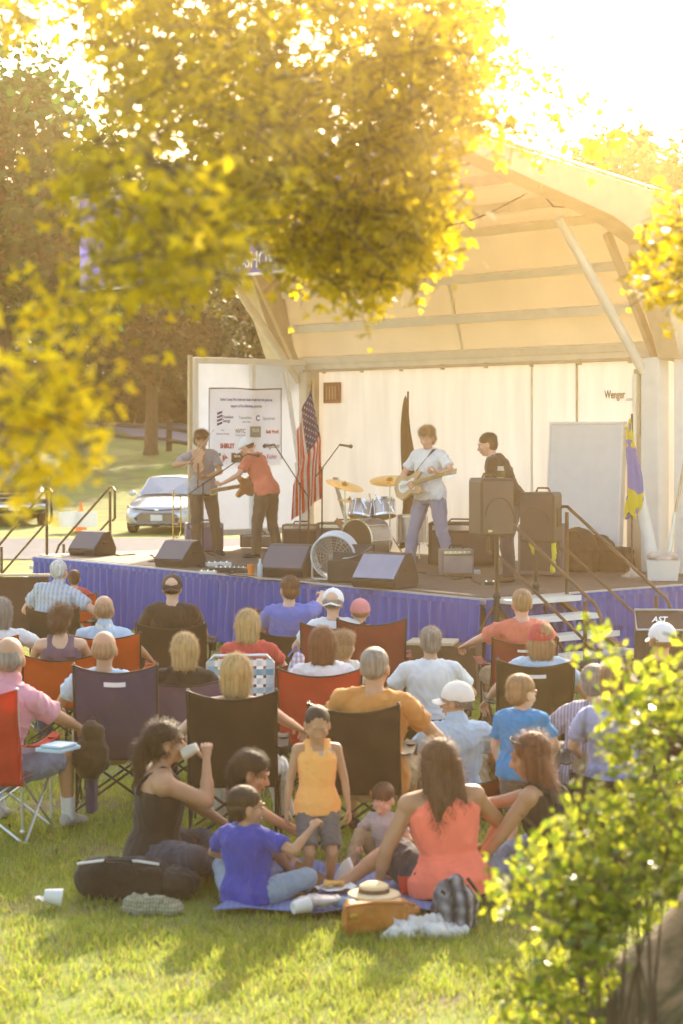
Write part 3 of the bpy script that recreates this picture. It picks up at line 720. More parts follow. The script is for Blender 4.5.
sprays([(290, 20, 205, 110, 6.9, 10, 560), (215, 120, 112, 90, 6, 9, 300), (330, 160, 115, 95, 6.8, 9.5, 300), (362, 245, 80, 48, 7, 8.6, 215), (402, 195, 46, 62, 7, 8.6, 105),
        (430, 60, 75, 80, 7, 9.5, 190), (165, 208, 70, 50, 5, 7, 55), (200, 225, 50, 28, 5.5, 7, 30), (150, 238, 66, 40, 5.2, 6.8, 52), (140, 272, 70, 30, 5, 6.4, 26), (45, 295, 50, 25, 4.8, 6, 6),
        (92, 165, 30, 22, 5.5, 7, 22), (118, 70, 20, 40, 6, 8, 10),
        (500, 95, 60, 45, 7, 9.5, 26), (560, 130, 60, 30, 7, 9.5, 12), (675, 262, 34, 52, 7, 8.6, 44), (700, 215, 30, 35, 7, 8.6, 18), (10, 14, 30, 12, 6, 8, 12), (225, -30, 280, 50, 6, 9, 200)],
       PALM, .068, 10, .26, V((TX, TY, 0)), m_bark, m_fleaf, ft, 'crown', 'twigs')
m_hleaf = leaf_mat('hanging_leaves', (.16, .15, .01), (.34, .28, .02), .72, (.85, .60, .015), (1.0, .80, .03), .4)  # brighter copy of the crown leaves; backlit glow put into the colour
sprays([(50, 375, 44, 22, 4.6, 5.2, 17), (14, 425, 30, 45, 4.5, 5.1, 17), (62, 440, 26, 36, 4.5, 5.1, 13), (28, 470, 30, 22, 4.5, 5.1, 8), (96, 380, 18, 18, 4.6, 5.2, 4), (60, 330, 60, 25, 4.8, 5.6, 6)],
       PALM, .062, 9, .20, V((TX, TY, 0)), m_bark, m_hleaf, ft, 'hanging_foliage', 'hanging_twigs')
# shrubby shoots
bt = thing('leafy_shrub', 'sunlit yellow green shrub of young shoots growing at the foot of the old tree', 'shrub', (1.35, 7.2, 0))
sprays([(655, 750, 50, 90, 6.9, 7.9, 74), (615, 850, 78, 60, 6.6, 7.6, 96), (664, 690, 24, 36, 7, 7.8, 13), (600, 640, 24, 26, 7, 7.4, 5), (625, 690, 24, 26, 7, 7.5, 6), (562, 890, 64, 40, 6.6, 7.4, 42), (505, 885, 26, 18, 6.8, 7.2, 5),
        (565, 960, 48, 55, 6.7, 7.4, 40), (530, 990, 35, 40, 6.8, 7.4, 14), (600, 930, 30, 40, 6.6, 7.2, 18), (680, 780, 40, 90, 6.8, 7.8, 40), (610, 900, 50, 30, 6.6, 7.2, 22), (700, 650, 20, 40, 7, 7.6, 5)],
       OVAL, .047, 11, .20, V((1.35, 7.2, 0)), m_bark, m_bush, bt, 'foliage', 'twigs')
mb = MB()
for i in range(14):
    e = P(random.uniform(540, 690), random.uniform(660, 900), random.uniform(6.9, 7.7))-V((1.35, 7.2, 0)); s_ = V((random.uniform(-.50, -.2), random.uniform(-.3, .1), -.02))
    mb.tube([s_, s_.lerp(e, .5)+V((random.uniform(-.06, .06), 0, .10)), e], [.008, .006, .002], 6)
mb.build('stems', m_bark, bt, smooth=True)

# ------------------------------------------------------------ split rail fence
m_post = mat('weathered_wood', (.07, .045, .028), .9, .3, stretch=(3, 3, .5), bump=.6, bscale=30)
fn = thing('rail_fence', 'weathered two rail wooden fence between the lawn and the far road', 'fence', (at_px(101, 90), 90, 0))
fp = [(at_px(px, Y), Y) for px, Y in ((-105, 111), (-35, 104), (33, 97), (101, 90), (169, 83), (240, 76.5), (320, 71))]
b0 = V((at_px(101, 90), 90, 0))
for i, (x, y) in enumerate(fp):
    z = gz(x, y); m = MB(); m.tube([V((x, y, z-.2))-b0, V((x, y, z+.6))-b0, V((x, y, z+1.25))-b0], [.13, .12, .11], 8); m.build('post', m_post, fn, smooth=True)
    if i < len(fp)-1:
        x2, y2 = fp[i+1]; z2 = gz(x2, y2)
        for h in (.45, .95):
            m = MB(); m.tube([V((x, y, z+h))-b0, V(((x+x2)/2, (y+y2)/2, (z+z2)/2+h-.03))-b0, V((x2, y2, z2+h+.04))-b0], [.085, .09, .085], 6); m.build('rail', m_post, fn, smooth=True)

# ------------------------------------------------------------ open shelter far left
bs = thing('park_shelter', 'low park building with pale double roof edge at the far left', 'building', (at_px(-60, 104), 104, gz(0, 104)))
m_fascia = mat('pale_fascia', (.42, .42, .45), .6, .1); m_dkw = mat('dark_brown_wall', (.05, .035, .025), .9, .2)
m = MB(); m.box((0, 0, 5.15), (8.6, 7, .5)); m.build('roof', m_fascia, bs, bevel=.03)
m = MB(); m.box((0, -.15, 4.35), (8.6, 6.6, .42)); m.build('lower_roof', m_fascia, bs, bevel=.03)
m = MB(); m.box((0, 0, 2.05), (7.8, 5.6, 4.1)); m.build('wall', m_dkw, bs)
for x in (-4.1, -1.4, 1.4, 4.1):
    m = MB(); m.box((x, -3.2, 2.05), (.22, .22, 4.15)); m.build('post', m_dkw, bs)
m = MB(); m.box((1.2, -2.83, 1.6), (1.1, .05, 2.3)); m.build('door', m_fascia, bs)

# ------------------------------------------------------------ vehicles
def car(label, loc, rz, paint, suv=False, group=None, name='parked_car', cat='car'):
    t = thing(name, label, cat, loc, rz, group); h = 1.22 if suv else 1.0; W = .93*(1.05 if suv else 1)
    z0 = .22*(1.5 if suv else 1)
    sec = [(0, .55, .30, .52), (.06, .74, .26, .66), (.25, .86, .24, .74), (.7, .90, .22, .86), (1.15, .92, .22, .93), (1.5, .925, .22, .97), (3.6, .925, .22, 1.0), (4.4, .90, .24, 1.0), (4.8, .84, .30, .95), (4.9, .7, .36, .8)]
    if suv: sec = [(0, .72, .30, .72), (.05, .84, .26, .84), (.25, .90, .24, .90), (1.1, .92, .22, .97), (1.5, .925, .22, 1.0)]+sec[6:]
    m = MB(); rr = []
    for (y, w, a, b_) in sec:
        a *= h*(1.2 if suv else 1); b_ *= h; w *= W/.925; pts = []
        for (fx, fz) in ((-.86, 0), (-.98, .12), (-1, .38), (-.985, .62), (-.94, .86), (-.84, .97), (-.5, 1.0), (0, 1.015), (.5, 1.0), (.84, .97), (.94, .86), (.985, .62), (1, .38), (.98, .12), (.86, 0)):
            pts.append(V((fx*w, y, a+(b_-a)*fz)))
        rr.append(pts)
    m.loft(rr); ob = m.build('body', paint, t, smooth=True, angle=50)
    zb = .93*h; zt = 1.45*h if not suv else 1.46*h
    gh = [(1.25, .78, zb), (2.05, .62, zt-.03), (2.5, .62, zt), (3.3, .60, zt-.01), (3.9 if not suv else 4.4, .58, zt-.07), (4.4 if not suv else 4.75, .72, zb+.02)]
    m = MB()
    ring = lambda y, w, z: [V((-w*W/.925, y, z)), V((-w*.5*W/.925, y, z+.025)), V((0, y, z+.035)), V((w*.5*W/.925, y, z+.025)), V((w*W/.925, y, z))]
    tops = [ring(*g) for g in gh]
    vs = [p for r_ in tops for p in r_]; fs = [(i*5+j, i*5+j+1, (i+1)*5+j+1, (i+1)*5+j) for i in range(len(tops)-1) for j in range(4)]
    for s, col in ((0, 0), (1, 4)):
        nb_ = len(vs)
        for i, g in enumerate(gh): vs.append(V(((-1 if s == 0 else 1)*.84*W/.925, min(max(g[0], 1.25), 4.5), zb-.02)))
        for i in range(len(gh)-1): fs.append((i*5+col, (i+1)*5+col, nb_+i+1, nb_+i))
    m.add(vs, fs); m.build('roof', paint, t, smooth=True, angle=35)
    def pane(pts, nm, mt, off): 
        m = MB(); m.add([V(p)+V(off) for p in pts], [tuple(range(len(pts)))]); m.build(nm, mt, t)
    q = W/.925
    pane([(-.72*q, 1.30, zb+.035), (0, 1.24, zb+.06), (.72*q, 1.30, zb+.035), (.575*q, 1.98, zt-.05), (0, 1.98, zt-.02), (-.575*q, 1.98, zt-.05)], 'windscreen', M['glass'], (0, -.03, .035))
    for s in (-1, 1):
        pane([(s*.80*q, 1.55, zb+.02), (s*.635*q, 2.15, zt-.08), (s*.62*q, 2.75, zt-.06), (s*.80*q, 2.75, zb+.02)], 'side_window', M['glass'], (s*.035, 0, 0))
        pane([(s*.80*q, 2.85, zb+.02), (s*.62*q, 2.85, zt-.06), (s*.60*q, 3.7, zt-.10), (s*.77*q, 4.1, zb+.02)], 'side_window', M['glass'], (s*.035, 0, 0))
        m = MB(); m.ell((s*(.99*q), 1.62, zb+.08), (.10, .05, .07)); m.bar((s*.84*q, 1.62, zb+.02), (s*.95*q, 1.62, zb+.06), .03); m.build('wing_mirror', paint, t, smooth=True)
        m = MB()
        if suv: m.box((s*.66*q, .02, .72*h), (.34, .1, .2))
        else: m.loft([[V((s*(.52+.33*u)*q, .05+.28*u*u-dy, .60+.06*u+dz)) for (dy, dz) in ((.0, .0), (.02, .05), (0, .10), (-.06, .10), (-.06, 0))] for u in (0, .35, .7, 1)])
        m.build('headlight', M['chrome'], t, smooth=True)
        for y in (.92, 3.85):
            wz = .33*(1.18 if suv else 1); w_ = thing_part('wheel', t, (s*.80*q, y, wz))
            m = MB(); m.lathe((-s*.1, 0, 0), (s, 0, 0), ((0, wz*.6), (0, wz*.95), (.03, wz), (.19, wz), (.22, wz*.95), (.22, wz*.62)), 24); m.build('tyre', M['rubber'], w_, smooth=True)
            m = MB(); m.lathe((s*.09, 0, 0), (s, 0, 0), ((0, .02), (0, wz*.62), (.03, wz*.62), (.03, .02)), 20); m.build('rim', M['alu'], w_, smooth=True)
    if suv:
        m = MB(); m.box((0, -.005, .66*h), (.95, .06, .26)); m.build('grille', M['black_plastic'], t, bevel=.01)
        m = MB(); [m.box((0, -.045, .66*h+d_), (.98, .03, .02)) for d_ in (-.13, 0, .13)]; m.build('grille_bar', M['chrome'], t)
        m = MB(); m.tube([(-.92, .1, .46*h), (-.6, -.08, .46*h), (.6, -.08, .46*h), (.92, .1, .46*h)], .05, 10, ell=1.6); m.build('bumper', M['chrome'], t, smooth=True)
        m = MB(); m.box((0, -.16, .44*h), (.32, .01, .16)); m.build('number_plate', M['paper'], t)
        for s in (-1, 1): m = MB(); m.tube([(s*.60, 2.1, zt+.05), (s*.60, 4.2, zt+.02)], .02, 8); m.build('roof_rail', M['chrome'], t, smooth=True)
    else:
        m = MB(); m.add([V(p) for p in ((-.52, -.012, .30), (.52, -.012, .30), (.60, -.03, .42), (.42, -.045, .56), (-.42, -.045, .56), (-.60, -.03, .42))], [tuple(range(6))]); g = m.build('grille', M['black_plastic'], t)
        m = MB()
        for i in range(7):
            z = .325+i*.036; hw = .53 if z < .44 else .59-(z-.42)*1.1; m.box((0, -.06, z), (2*hw*.95, .012, .008))
        m.tube([(-.53, -.05, .29), (.53, -.05, .29), (.63, -.05, .42), (.43, -.07, .57), (-.43, -.07, .57), (-.63, -.05, .42), (-.53, -.05, .29)], .012, 6); m.build('grille_bar', M['chrome'], t)
        m = MB(); m.tube([(-.62, .02, .67), (-.3, -.04, .635), (0, -.07, .615), (.3, -.04, .635), (.62, .02, .67)], .022, 6); m.build('upper_grille', M['black_plastic'], t)
        m = MB(); m.ell((0, -.085, .63), (.06, .01, .04)); m.build('emblem', M['chrome'], t, smooth=True)
        m = MB(); m.box((0, -.085, .43), (.31, .012, .155)); m.build('number_plate', M['paper'], t)
        m = MB(); m.box((0, .05, .235), (1.5, .1, .05)); m.build('lower_intake', M['black_plastic'], t)
    return t
def thing_part(name, parent, loc):
    o = bpy.data.objects.new(name, None); C.objects.link(o); o.parent = parent; o.location = loc; o.empty_display_size = .05; return o
p_silver = mat('silver_paint', (.50, .51, .54), .28, .04, metal=.5, coat=.8); p_dark = mat('dark_paint', (.035, .035, .04), .3, .05, coat=.8)
car('silver sedan parked on the grass facing the audience', (at_px(157, 51.5), 51.5, gz(0, 51.5)), R(-6), p_silver)
car('dark SUV with chrome bumper and grille at the left edge behind the stage steps', (at_px(14, 55.5), 55.5, gz(0, 55)), R(14), p_dark, suv=True, name='parked_suv', cat='suv')
# small tractor on the far road
tx, ty = at_px(48, 121), 121
t = thing('tractor', 'small red tractor standing on the far road', 'tractor', (tx, ty, gz(tx, ty)+.06), R(80))
m = MB(); m.box((0, -.5, .85), (.55, 1.3, .5)); m.build('bonnet', M['red_plastic'], t, bevel=.08); m = MB(); m.box((0, .5, .75), (.8, .8, .4)); m.build('chassis', M['black_metal'], t, bevel=.05)
m = MB(); m.box((0, .55, 1.1), (.5, .5, .1)); m.box((0, .8, 1.4), (.5, .1, .5)); m.build('driver_seat', M['black_plastic'], t, bevel=.04)
m = MB(); m.tube([(-.4, .9, .9), (-.4, .95, 2.1), (.4, .95, 2.1), (.4, .9, .9)], .035, 6); m.build('roll_bar', M['black_metal'], t)
for s in (-1, 1):
    for (y, r_) in ((-.8, .33), (.6, .58)):
        m = MB(); m.lathe((s*.5, y, r_), (s, 0, 0), ((0, r_*.5), (0, r_*.95), (.03, r_), (.2, r_), (.23, r_*.95), (.23, .05)), 20); m.build('wheel', M['rubber'], t, smooth=True)
# traffic cone by the left steps
cx = at_px(80, 52); t = thing('traffic_cone', 'orange traffic cone with white board beside the drive', 'traffic cone', (cx, 52.2, .02))
m = MB(); m.box((0, 0, .02), (.42, .42, .04)); m.build('cone_base', M['orange'], t, bevel=.01)
m = MB(); m.lathe((0, 0, .04), (0, 0, 1), ((0, .16), (.38, .085), (.75, .03)), 18); m.build('cone_body', M['orange'], t, smooth=True)
m = MB(); m.box((-.05, -.24, .35), (1.0, .03, .40)); m.build('board', M['paper'], t)
# ------------------------------------------------------------ mobile stage
SO = V((4.0, 25.5, 0)); SRZ = math.atan2(-.77, .63); _c, _s = math.cos(SRZ), math.sin(SRZ); DK = .90
def SW(X, Y, z=0.0): return V((SO.x+X*_c-Y*_s, SO.y+X*_s+Y*_c, z))     # stage coordinates to world
def SL(p): dx, dy = p.x-SO.x, p.y-SO.y; return V((dx*_c+dy*_s, -dx*_s+dy*_c, p.z))
m_panel = mat('white_wall_panel', (.76, .75, .73), .5, .10, scale=1.6, stretch=(3, 1, .5), trans=.09, tcol=(.95, .90, .84))
m_roof = mat('fibreglass_roof', (.62, .54, .42), .5, .10, scale=.9, trans=.05, tcol=(.95, .78, .50))
m_beam = mat('cream_beam', (.74, .67, .54), .5, .07)
m_shade = mat('beige_frame', (.52, .42, .28), .55, .1)
m_deck = mat('stage_deck', (.115, .09, .075), .75, .2, scale=3, bump=.2, bscale=30)
m_wing = mat('white_wing_panel', (.82, .84, .88), .45, .04, trans=.34, tcol=(.85, .9, 1.0))
m_trimw = mat('white_trim', (.78, .76, .72), .45, .05)
m_skirt = mat('blue_stage_skirt', (.014, .08, .43), .8, .12, scale=3, bump=.3, bscale=90, sheen=.3, trans=.12, stretch=(8, 8, .6))
m_sign = mat('blue_sign_cloth', (.16, .17, .62), .7, .08, trans=.3)
st = thing('mobile_stage', 'white mobile stage with raised canopy, blue sign and pleated blue skirt', 'stage', tuple(SO), SRZ)
m = MB(); m.box((-3.05, -2.26, DK-.06), (9.3, 4.48, .12)); m.build('deck', m_deck, st, bevel=.01)
m = MB(); m.box((-3.05, -4.515, DK-.045), (9.34, .03, .07)); m.box((1.615, -2.25, DK-.045), (.03, 4.5, .07)); m.box((-7.715, -2.25, DK-.045), (.03, 4.5, .07)); m.build('deck_edge', M['alu'], st)
def skirt(a, b, seed):
    a = V(a); b = V(b); L_ = (b-a).length; d = (b-a)/L_; nrm = V((d.y, -d.x, 0)); n = int(L_*60)
    def f(u, v):
        s_ = u*L_; ph = s_*2*math.pi/.165+3.0*noise.noise(V((s_*1.1, seed, v*.5)))
        am = (.008+.038*(1-v)**.6)*(1+.5*noise.noise(V((s_*.9, seed, 7)))); off = am*(math.sin(ph)+.35*math.sin(ph*2.1+v*2)) + .02*noise.noise(V((s_*3, v*2, seed)))*(1-v)
        return a+d*(s_+.012*math.sin(ph*.5+v*3)*(1-v))+nrm*(.03+off)+V((0, 0, .03+(DK-.10)*v))
    m = MB(); m.grid(f, n, 10); o = m.build('skirt', m_skirt, st, smooth=True, angle=180)
    m = MB(); m.grid(lambda u, v: a+d*(u*L_)+nrm*(.052+.006*math.sin(u*L_*43))+V((0, 0, DK-.085+.06*v)), n, 1); m.build('skirt_header', m_skirt, st, smooth=True)
skirt((-7.72, -4.53, 0), (-3.2, -4.53, 0), 1.0); skirt((-3.2, -4.53, 0), (1.62, -4.53, 0), 4.0); skirt((1.62, -4.53, 0), (1.62, 0.0, 0), 8.0)
skirt((-7.72, -.2, 0), (-7.72, -4.53, 0), 9.0)
for x in (-7.4, -5, -2.6, -.2, 1.3):
    for y in (-4.2, -2.2, -.2): m = MB(); m.box((x, y, (DK-.12)/2), (.08, .08, DK-.12)); m.build('deck_support', M['black_metal'], st)
# back wall
WX = [-7.1, -5.9, -4.4, -2.95, -2.2, -1.35, 0.0, 1.5]
for a, b in zip(WX[:-1], WX[1:]):
    m = MB(); m.grid(lambda u, v: V((a+(b-a)*u, .012*math.sin(u*3.1), DK+(3.62-DK)*v)), 4, 4); m.build('wall_panel', m_panel, st)
for x in (-2.2, -1.35):
    m = MB(); m.box((x, -.010, (3.62+DK)/2), (.03 if x in (-2.2, -1.35) else .008, .02, 3.62-DK)); m.build('panel_joint', m_shade if x == -1.35 else (m_beam if x == -2.2 else m_panel), st)
m = MB(); m.box((-2.8, -.05, 3.69), (8.7, .10, .12)); m.build('wall_header', m_beam, st, bevel=.01)
m = MB(); m.tube([(-7.1, -.13, 3.61), (1.4, -.13, 3.61)], .022, 8); m.build('header_rail', m_shade, st)
for x in np.arange(-6.6, 1.2, .9):
    m = MB(); m.box((x, -.115, 3.60), (.05, .04, .08)); m.build('rail_bracket', m_shade, st)
# roof
A_, B_, C_ = (0, 3.78), (-.44, 5.46), (-3.9, 6.0); X0, X1 = -7.55, .42
NP = 2; xs = np.linspace(X0, X1, NP+1)
for i in range(NP):
    a, b = xs[i], xs[i+1]
    m = MB(); m.add([(a, A_[0], A_[1]), (b, A_[0], A_[1]), (b, B_[0], B_[1]), (a, B_[0], B_[1])], [(0, 1, 2, 3)]); m.build('roof_back_panel', m_roof, st)
    m = MB(); m.add([(a, B_[0], B_[1]), (b, B_[0], B_[1]), (b, C_[0], C_[1]), (a, C_[0], C_[1])], [(0, 1, 2, 3)]); m.build('roof_top_panel', m_roof, st)
def pf(t):                                            # profile point, t in 0..2
    return (A_[0]+(B_[0]-A_[0])*t, A_[1]+(B_[1]-A_[1])*t) if t <= 1 else (B_[0]+(C_[0]-B_[0])*(t-1), B_[1]+(C_[1]-B_[1])*(t-1))
for t_, w_ in ((.01, .10), (.30, .12), (.62, .11), (.985, .12), (1.3, .11), (1.62, .10), (1.97, .12)):
    y, z = pf(t_); nrm_ = V((0, -1, -.26)).normalized() if t_ < 1 else V((0, .15, -1)).normalized()
    m = MB(); c = V(((X0+X1)/2, y, z))+nrm_*.075; along = V((0, -.25, .97)) if t_ < 1 else V((0, -1, .15))
    m.box(c, (X1-X0-.5, .13, w_), Matrix(((1, 0, 0), (0, nrm_.y, along.normalized().y), (0, nrm_.z, along.normalized().z))))
    m.build('roof_beam', m_trimw if .2 < t_ < .7 else m_beam, st, bevel=.008)  # lower beams whiter: strips of leaking light put into the colour
for x in xs[1:-1]:
    m = MB(); m.bar((x, A_[0]-.03, A_[1]), (x, B_[0]-.03, B_[1]), .035, .03, up=(1, 0, 0)); m.bar((x, B_[0], B_[1]-.03), (x, C_[0], C_[1]-.03), .035, .03, up=(1, 0, 0)); m.build('panel_rib', m_beam, st)
m_gab = mat('gable_shaded_cream', (.52, .44, .31), .55, .1)  # darker than the beams: the gable's shading is put into its colour
# end frames: deep gables
for x0, x1 in ((X1-.10, X1+.28), (X0-.2, X0+.12)):
    poly = [(A_[0]+.10, 3.55), (B_[0]+.10, B_[1]+.12), (C_[0]-.02, C_[1]+.07), (C_[0], C_[1]-.14), (-1.5, 5.28), (-.86, 5.0), (-.28, 3.60)]
    m = MB(); m.prism([V((x0, y, z)) for y, z in poly], (x1-x0, 0, 0)); m.build('end_gable', m_gab, st, bevel=.012)
m = MB()
for x in (X1+.30,): m.tube([(x, A_[0]+.12, 3.7), (x, B_[0]+.12, B_[1]+.14), (x, C_[0]-.03, C_[1]+.10)], .022, 6)
m.tube([(X0-.2, C_[0]-.05, C_[1]+.08), (X1+.3, C_[0]-.05, C_[1]+.08)], .025, 6); m.build('roof_edging', M['white_metal'], st, smooth=True)
for s_, x in ((1, .02), (-1, -7.12)):                 # hydraulic arms
    m = MB(); m.tube([(x, -.12, 3.35), (x, -.55, 3.85)], .045, 10); m.build('hydraulic_cylinder', M['alu'], st, smooth=True)
    m = MB(); m.tube([(x, -.22, 3.45), (x, -1.75, 5.30)], .065, 12); m.build('lifting_arm', M['white_metal'] if s_ > 0 else m_beam, st, smooth=True)
    m = MB(); m.ell((x, -.12, 3.35), .09, nu=10, nv=8); m.box((x+.03, -.10, 3.42), (.14, .16, .3)); m.build('arm_hinge', m_shade, st, bevel=.01)
    m = MB(); m.bar((x+s_*.10, -.10, 3.62), (x+s_*.1, -1.0, 5.15), .10, .08, up=(1, 0, 0)); m.build('brace', m_shade, st, bevel=.006)
m = MB(); m.tube([(-6.92, -.22, DK), (-6.92, -.36, 2.2)], .065, 12); m.tube([(-6.92, -.36, 2.2), (-6.92, -.62, 3.60)], .035, 10); m.build('prop_pole', m_trimw, st, smooth=True)
m = MB(); m.box((-7.0, -.14, (3.6+DK)/2), (.18, .16, 3.6-DK)); m.build('corner_post', m_beam, st, bevel=.015)
m = MB(); m.box((-6.82, -.12, 3.0), (.10, .1, 1.2)); m.build('corner_bracket', m_shade, st, bevel=.01)
m = MB(); m.box((.16, -.16, (3.62+DK)/2), (.30, .2, 3.62-DK)); m.build('corner_post', m_trimw, st, bevel=.015)
m = MB(); m.box((-.06, -.24, 3.05), (.09, .06, .85)); m.build('corner_bracket', m_shade, st, bevel=.008)
m = MB(); m.box((.75, -.14, (3.62+DK)/2), (.5, .1, 3.62-DK)); m.build('corner_post', m_trimw, st, bevel=.015)
# hanging cable under the roof
m = MB(); pts = []
for i in range(21): u = i/20; pts.append((-3.6+3.2*u, -1.7, 5.62-.30*math.sin(math.pi*u)+.1*u))
m.tube(pts, .012, 6); m.tube([(-.4, -1.7, 5.72), (-.1, -1.72, 5.45), (.15, -1.6, 5.42), (.25, -1.4, 5.55)], .012, 6); m.build('roof_cable', M['cable'], st, smooth=True)
# sign
m = MB(); m.grid(lambda u, v: V((X0+.1+(X1-X0-.2)*u, C_[0]-.06+.012*math.sin(u*40)*math.sin(v*3.1), 4.72+1.28*v)), 80, 4); sg = m.build('sign_banner', m_sign, st, smooth=True)
m = MB(); m.box(((X0+X1)/2, C_[0]-.05, 4.70), (X1-X0-.1, .05, .035)); m.build('sign_rail', M['white_metal'], st)
mw = mat('sign_lettering_white', (.85, .85, .84), .6, .03)
text_mesh('703-324-SHOW', .29, mw, sg, loc=(-4.10+.62, C_[0]-.085, 4.87), rot=(R(90), 0, 0), bold=.006, sx=.82)
text_mesh('Community', .46, mw, sg, loc=(-2.75, C_[0]-.085, 5.28), rot=(R(90), 0, 0), bold=.006, sx=.62)
m = MB(); m.lathe((-3.7, C_[0]-.08, 5.62), (0, -1, 0), ((0, .15), (0, .20), (.006, .20), (.006, .15)), 28); m.build('sign_ring', mw, sg)
# left wing panel with sponsor banner
for i in range(2):
    m = MB(); m.box((-7.12, -1.14-.0+(-.53 if i == 0 else .53), 2.46), (.06, 1.05, 2.56)); m.build('wing_panel', m_wing, st, bevel=.006)
m = MB()
for y in (-2.2, -.06, -1.14): m.box((-7.07, y, 2.46), (.10, .07, 2.64))
for z in (1.16, 3.74): m.box((-7.07, -1.13, z), (.095, 2.14, .09))
m.build('wing_frame', m_trimw, st, bevel=.006)
m = MB(); m.box((-7.05, -2.30, 2.46), (.05, .06, 2.7)); m.build('wing_edge', m_shade, st)
m = MB(); m.lathe((-7.1, -.45, DK-.2), (0, 0, 1), ((0, .05), (.5, .05)), 10); m.lathe((-7.1, -1.9, 0), (0, 0, 1), ((0, .035), (1.2, .035)), 10); m.build('wing_leg', M['alu'], st)
# plaque and lettering on the wall
m = MB(); m.box((-6.5, -.035, 3.27), (.40, .03, .32)); pq = m.build('wall_plaque', mat('brown_plaque', (.28, .10, .045), .5, .1), st, bevel=.004)
m = MB(); [m.box((-6.5+d, -.054, 3.27), (.035, .006, .2)) for d in (-.11, -.04, .03, .10)]; m.build('plaque_relief', mat('tan_relief', (.45, .28, .14), .5, .1), pq)
text_mesh('Wenger', .15, mat('worn_black_lettering', (.12, .09, .07), .7, .2), st, loc=(-.66, -.02, 3.16), rot=(R(90), 0, 0), bold=.002, sx=.72)
text_mesh('.com', .07, mat('worn_black_lettering', (.3, .25, .2), .7, .2), st, loc=(-.40, -.02, 3.10), rot=(R(90), 0, 0))

# sponsor banner: a cloth tied to the wing panel
bn = thing('sponsor_banner', 'white sponsor banner with rows of logos hung on the left wing panel', 'banner', tuple(SW(-7.0, -1.22, 2.74)), SRZ)
m = MB(); m.grid(lambda u, v: V((.02+.012*math.sin(u*7+v*2)+.008*noise.noise(V((u*6, v*4, 0))), -.78+1.56*u+.012*math.sin(v*5), -.60+1.2*v-.02*math.sin(u*3.1)*(v > .9))), 24, 16)
bc = m.build('cloth', mat('banner_vinyl', (.88, .88, .95), .55, .03, trans=.5, tcol=(.9, .92, 1.0)), bn, smooth=True)
bn.scale = (1, .85, .97); bn.location = SW(-7.0, -1.33, 2.74); RT = (R(90), 0, R(90))
ink = lambda h: mat('printed_ink', hexc(h), .6, .05)
navy, grey, red, ltb, blk, org = ink('1d2f6f'), ink('8f93a0'), ink('b02418'), ink('4658a0'), ink('3a3540'), ink('c8602a')
def bt_(tx_, sz, mt, y, z, sx=1, **k): text_mesh(tx_, sz, mt, bc, 'print', (.045, y, z), RT, sx=sx, **k)
bt_('Fairfax County Park Authority thanks Ample thru the generous', .062, ltb, 0, .43, .72, bold=.001); bt_('support of the following sponsors:', .062, ltb, 0, .33, .8, bold=.001)
m = MB()
for i in range(4): m.prism([V((.042, -.64+.0, .22-.055*i-.03)), V((.042, -.53, .25-.055*i-.03)), V((.042, -.53, .285-.055*i-.03)), V((.042, -.64, .255-.055*i-.03))], (.004, 0, 0))
m.build('logo', navy, bc)
bt_('Dominion', .065, navy, -.41, .16, .9, bold=.001); bt_('Energy', .065, navy, -.44, .10, .9, bold=.001)
bt_('Transurban', .065, grey, -.03, .15, .95); bt_('express lanes', .035, grey, .0, .085)
bt_('C', .12, ltb, .25, .14, bold=.004); bt_('Spectrum', .07, grey, .50, .14)
bt_('~', .13, grey, -.52, -.04); bt_('American Heritage', .04, grey, -.52, -.10, .9)
bt_('NVTC', .09, blk, -.13, -.06, .9, bold=.001); bt_('Northern Virginia', .03, grey, -.13, -.12)
m = MB(); m.box((.044, .20, -.07), (.004, .24, .17)); m.build('logo', ink('8a8a80'), bc); bt_('TELOS', .07, mw, .20, -.05, .8)
bt_('Beth WorK', .075, red, .58, -.07, .8, bold=.002)
bt_('SHIRLEY', .10, red, -.42, -.29, .85, bold=.004); bt_('Whimsy', .12, org, .03, -.29, .8, shear=.4); bt_('Wegmans', .11, blk, .55, -.29, .8, shear=.4)
m = MB(); m.prism([V((.042, -.52, -.42)), V((.042, -.45, -.48)), V((.042, -.52, -.54))], (.004, 0, 0)); m.prism([V((.042, -.5, -.40)), V((.042, -.40, -.48)), V((.042, -.45, -.48))], (.004, 0, 0)); m.build('logo', red, bc)
m = MB(); m.box((.043, -.58, -.42), (.004, .04, .05)); m.build('logo', ink('2c8a4a'), bc)
for y, c_ in ((-.20, '3c2a2a'), (.22, '5a3a2a')):
    m = MB(); m.box((.043, y, -.47), (.004, .26, .15)); m.build('logo', ink(c_), bc); bt_('BANK', .06, mw, y, -.45, .9)
bt_('Volvo', .12, red, .55, -.46, .8, shear=.3)
m = MB(); m.tube([(.03, -.80, .60), (.03, -.3, .605), (.03, .2, .59), (.03, .80, .61)], .012, 6); m.tube([(.03, -.80, .6), (.03, -.80, -.45)], .008, 6); m.tube([(.03, .79, .6), (.03, .79, -.5)], .008, 6); m.build('hem', M['cable'], bn)

# leaning white door panel
t = thing('door_panel', 'tall blank white panel leaning on the back wall of the stage', 'panel', tuple(SW(-1.06, -.16, DK)), SRZ)
m = MB(); m.box((0, 0, .94), (1.30, .05, 1.86), Matrix.Rotation(R(-3), 3, 'X')); m.build('board', mat('cool_white_board', (.68, .69, .70), .45, .04), t, bevel=.006)
m = MB(); rx = Matrix.Rotation(R(-3), 3, 'X')
for x in (-.655, .655): m.box((x, 0, .94), (.035, .07, 1.90), rx)
m.box((0, .052, 1.89), (1.34, .07, .035), rx); m.build('edge_strip', m_trimw, t)
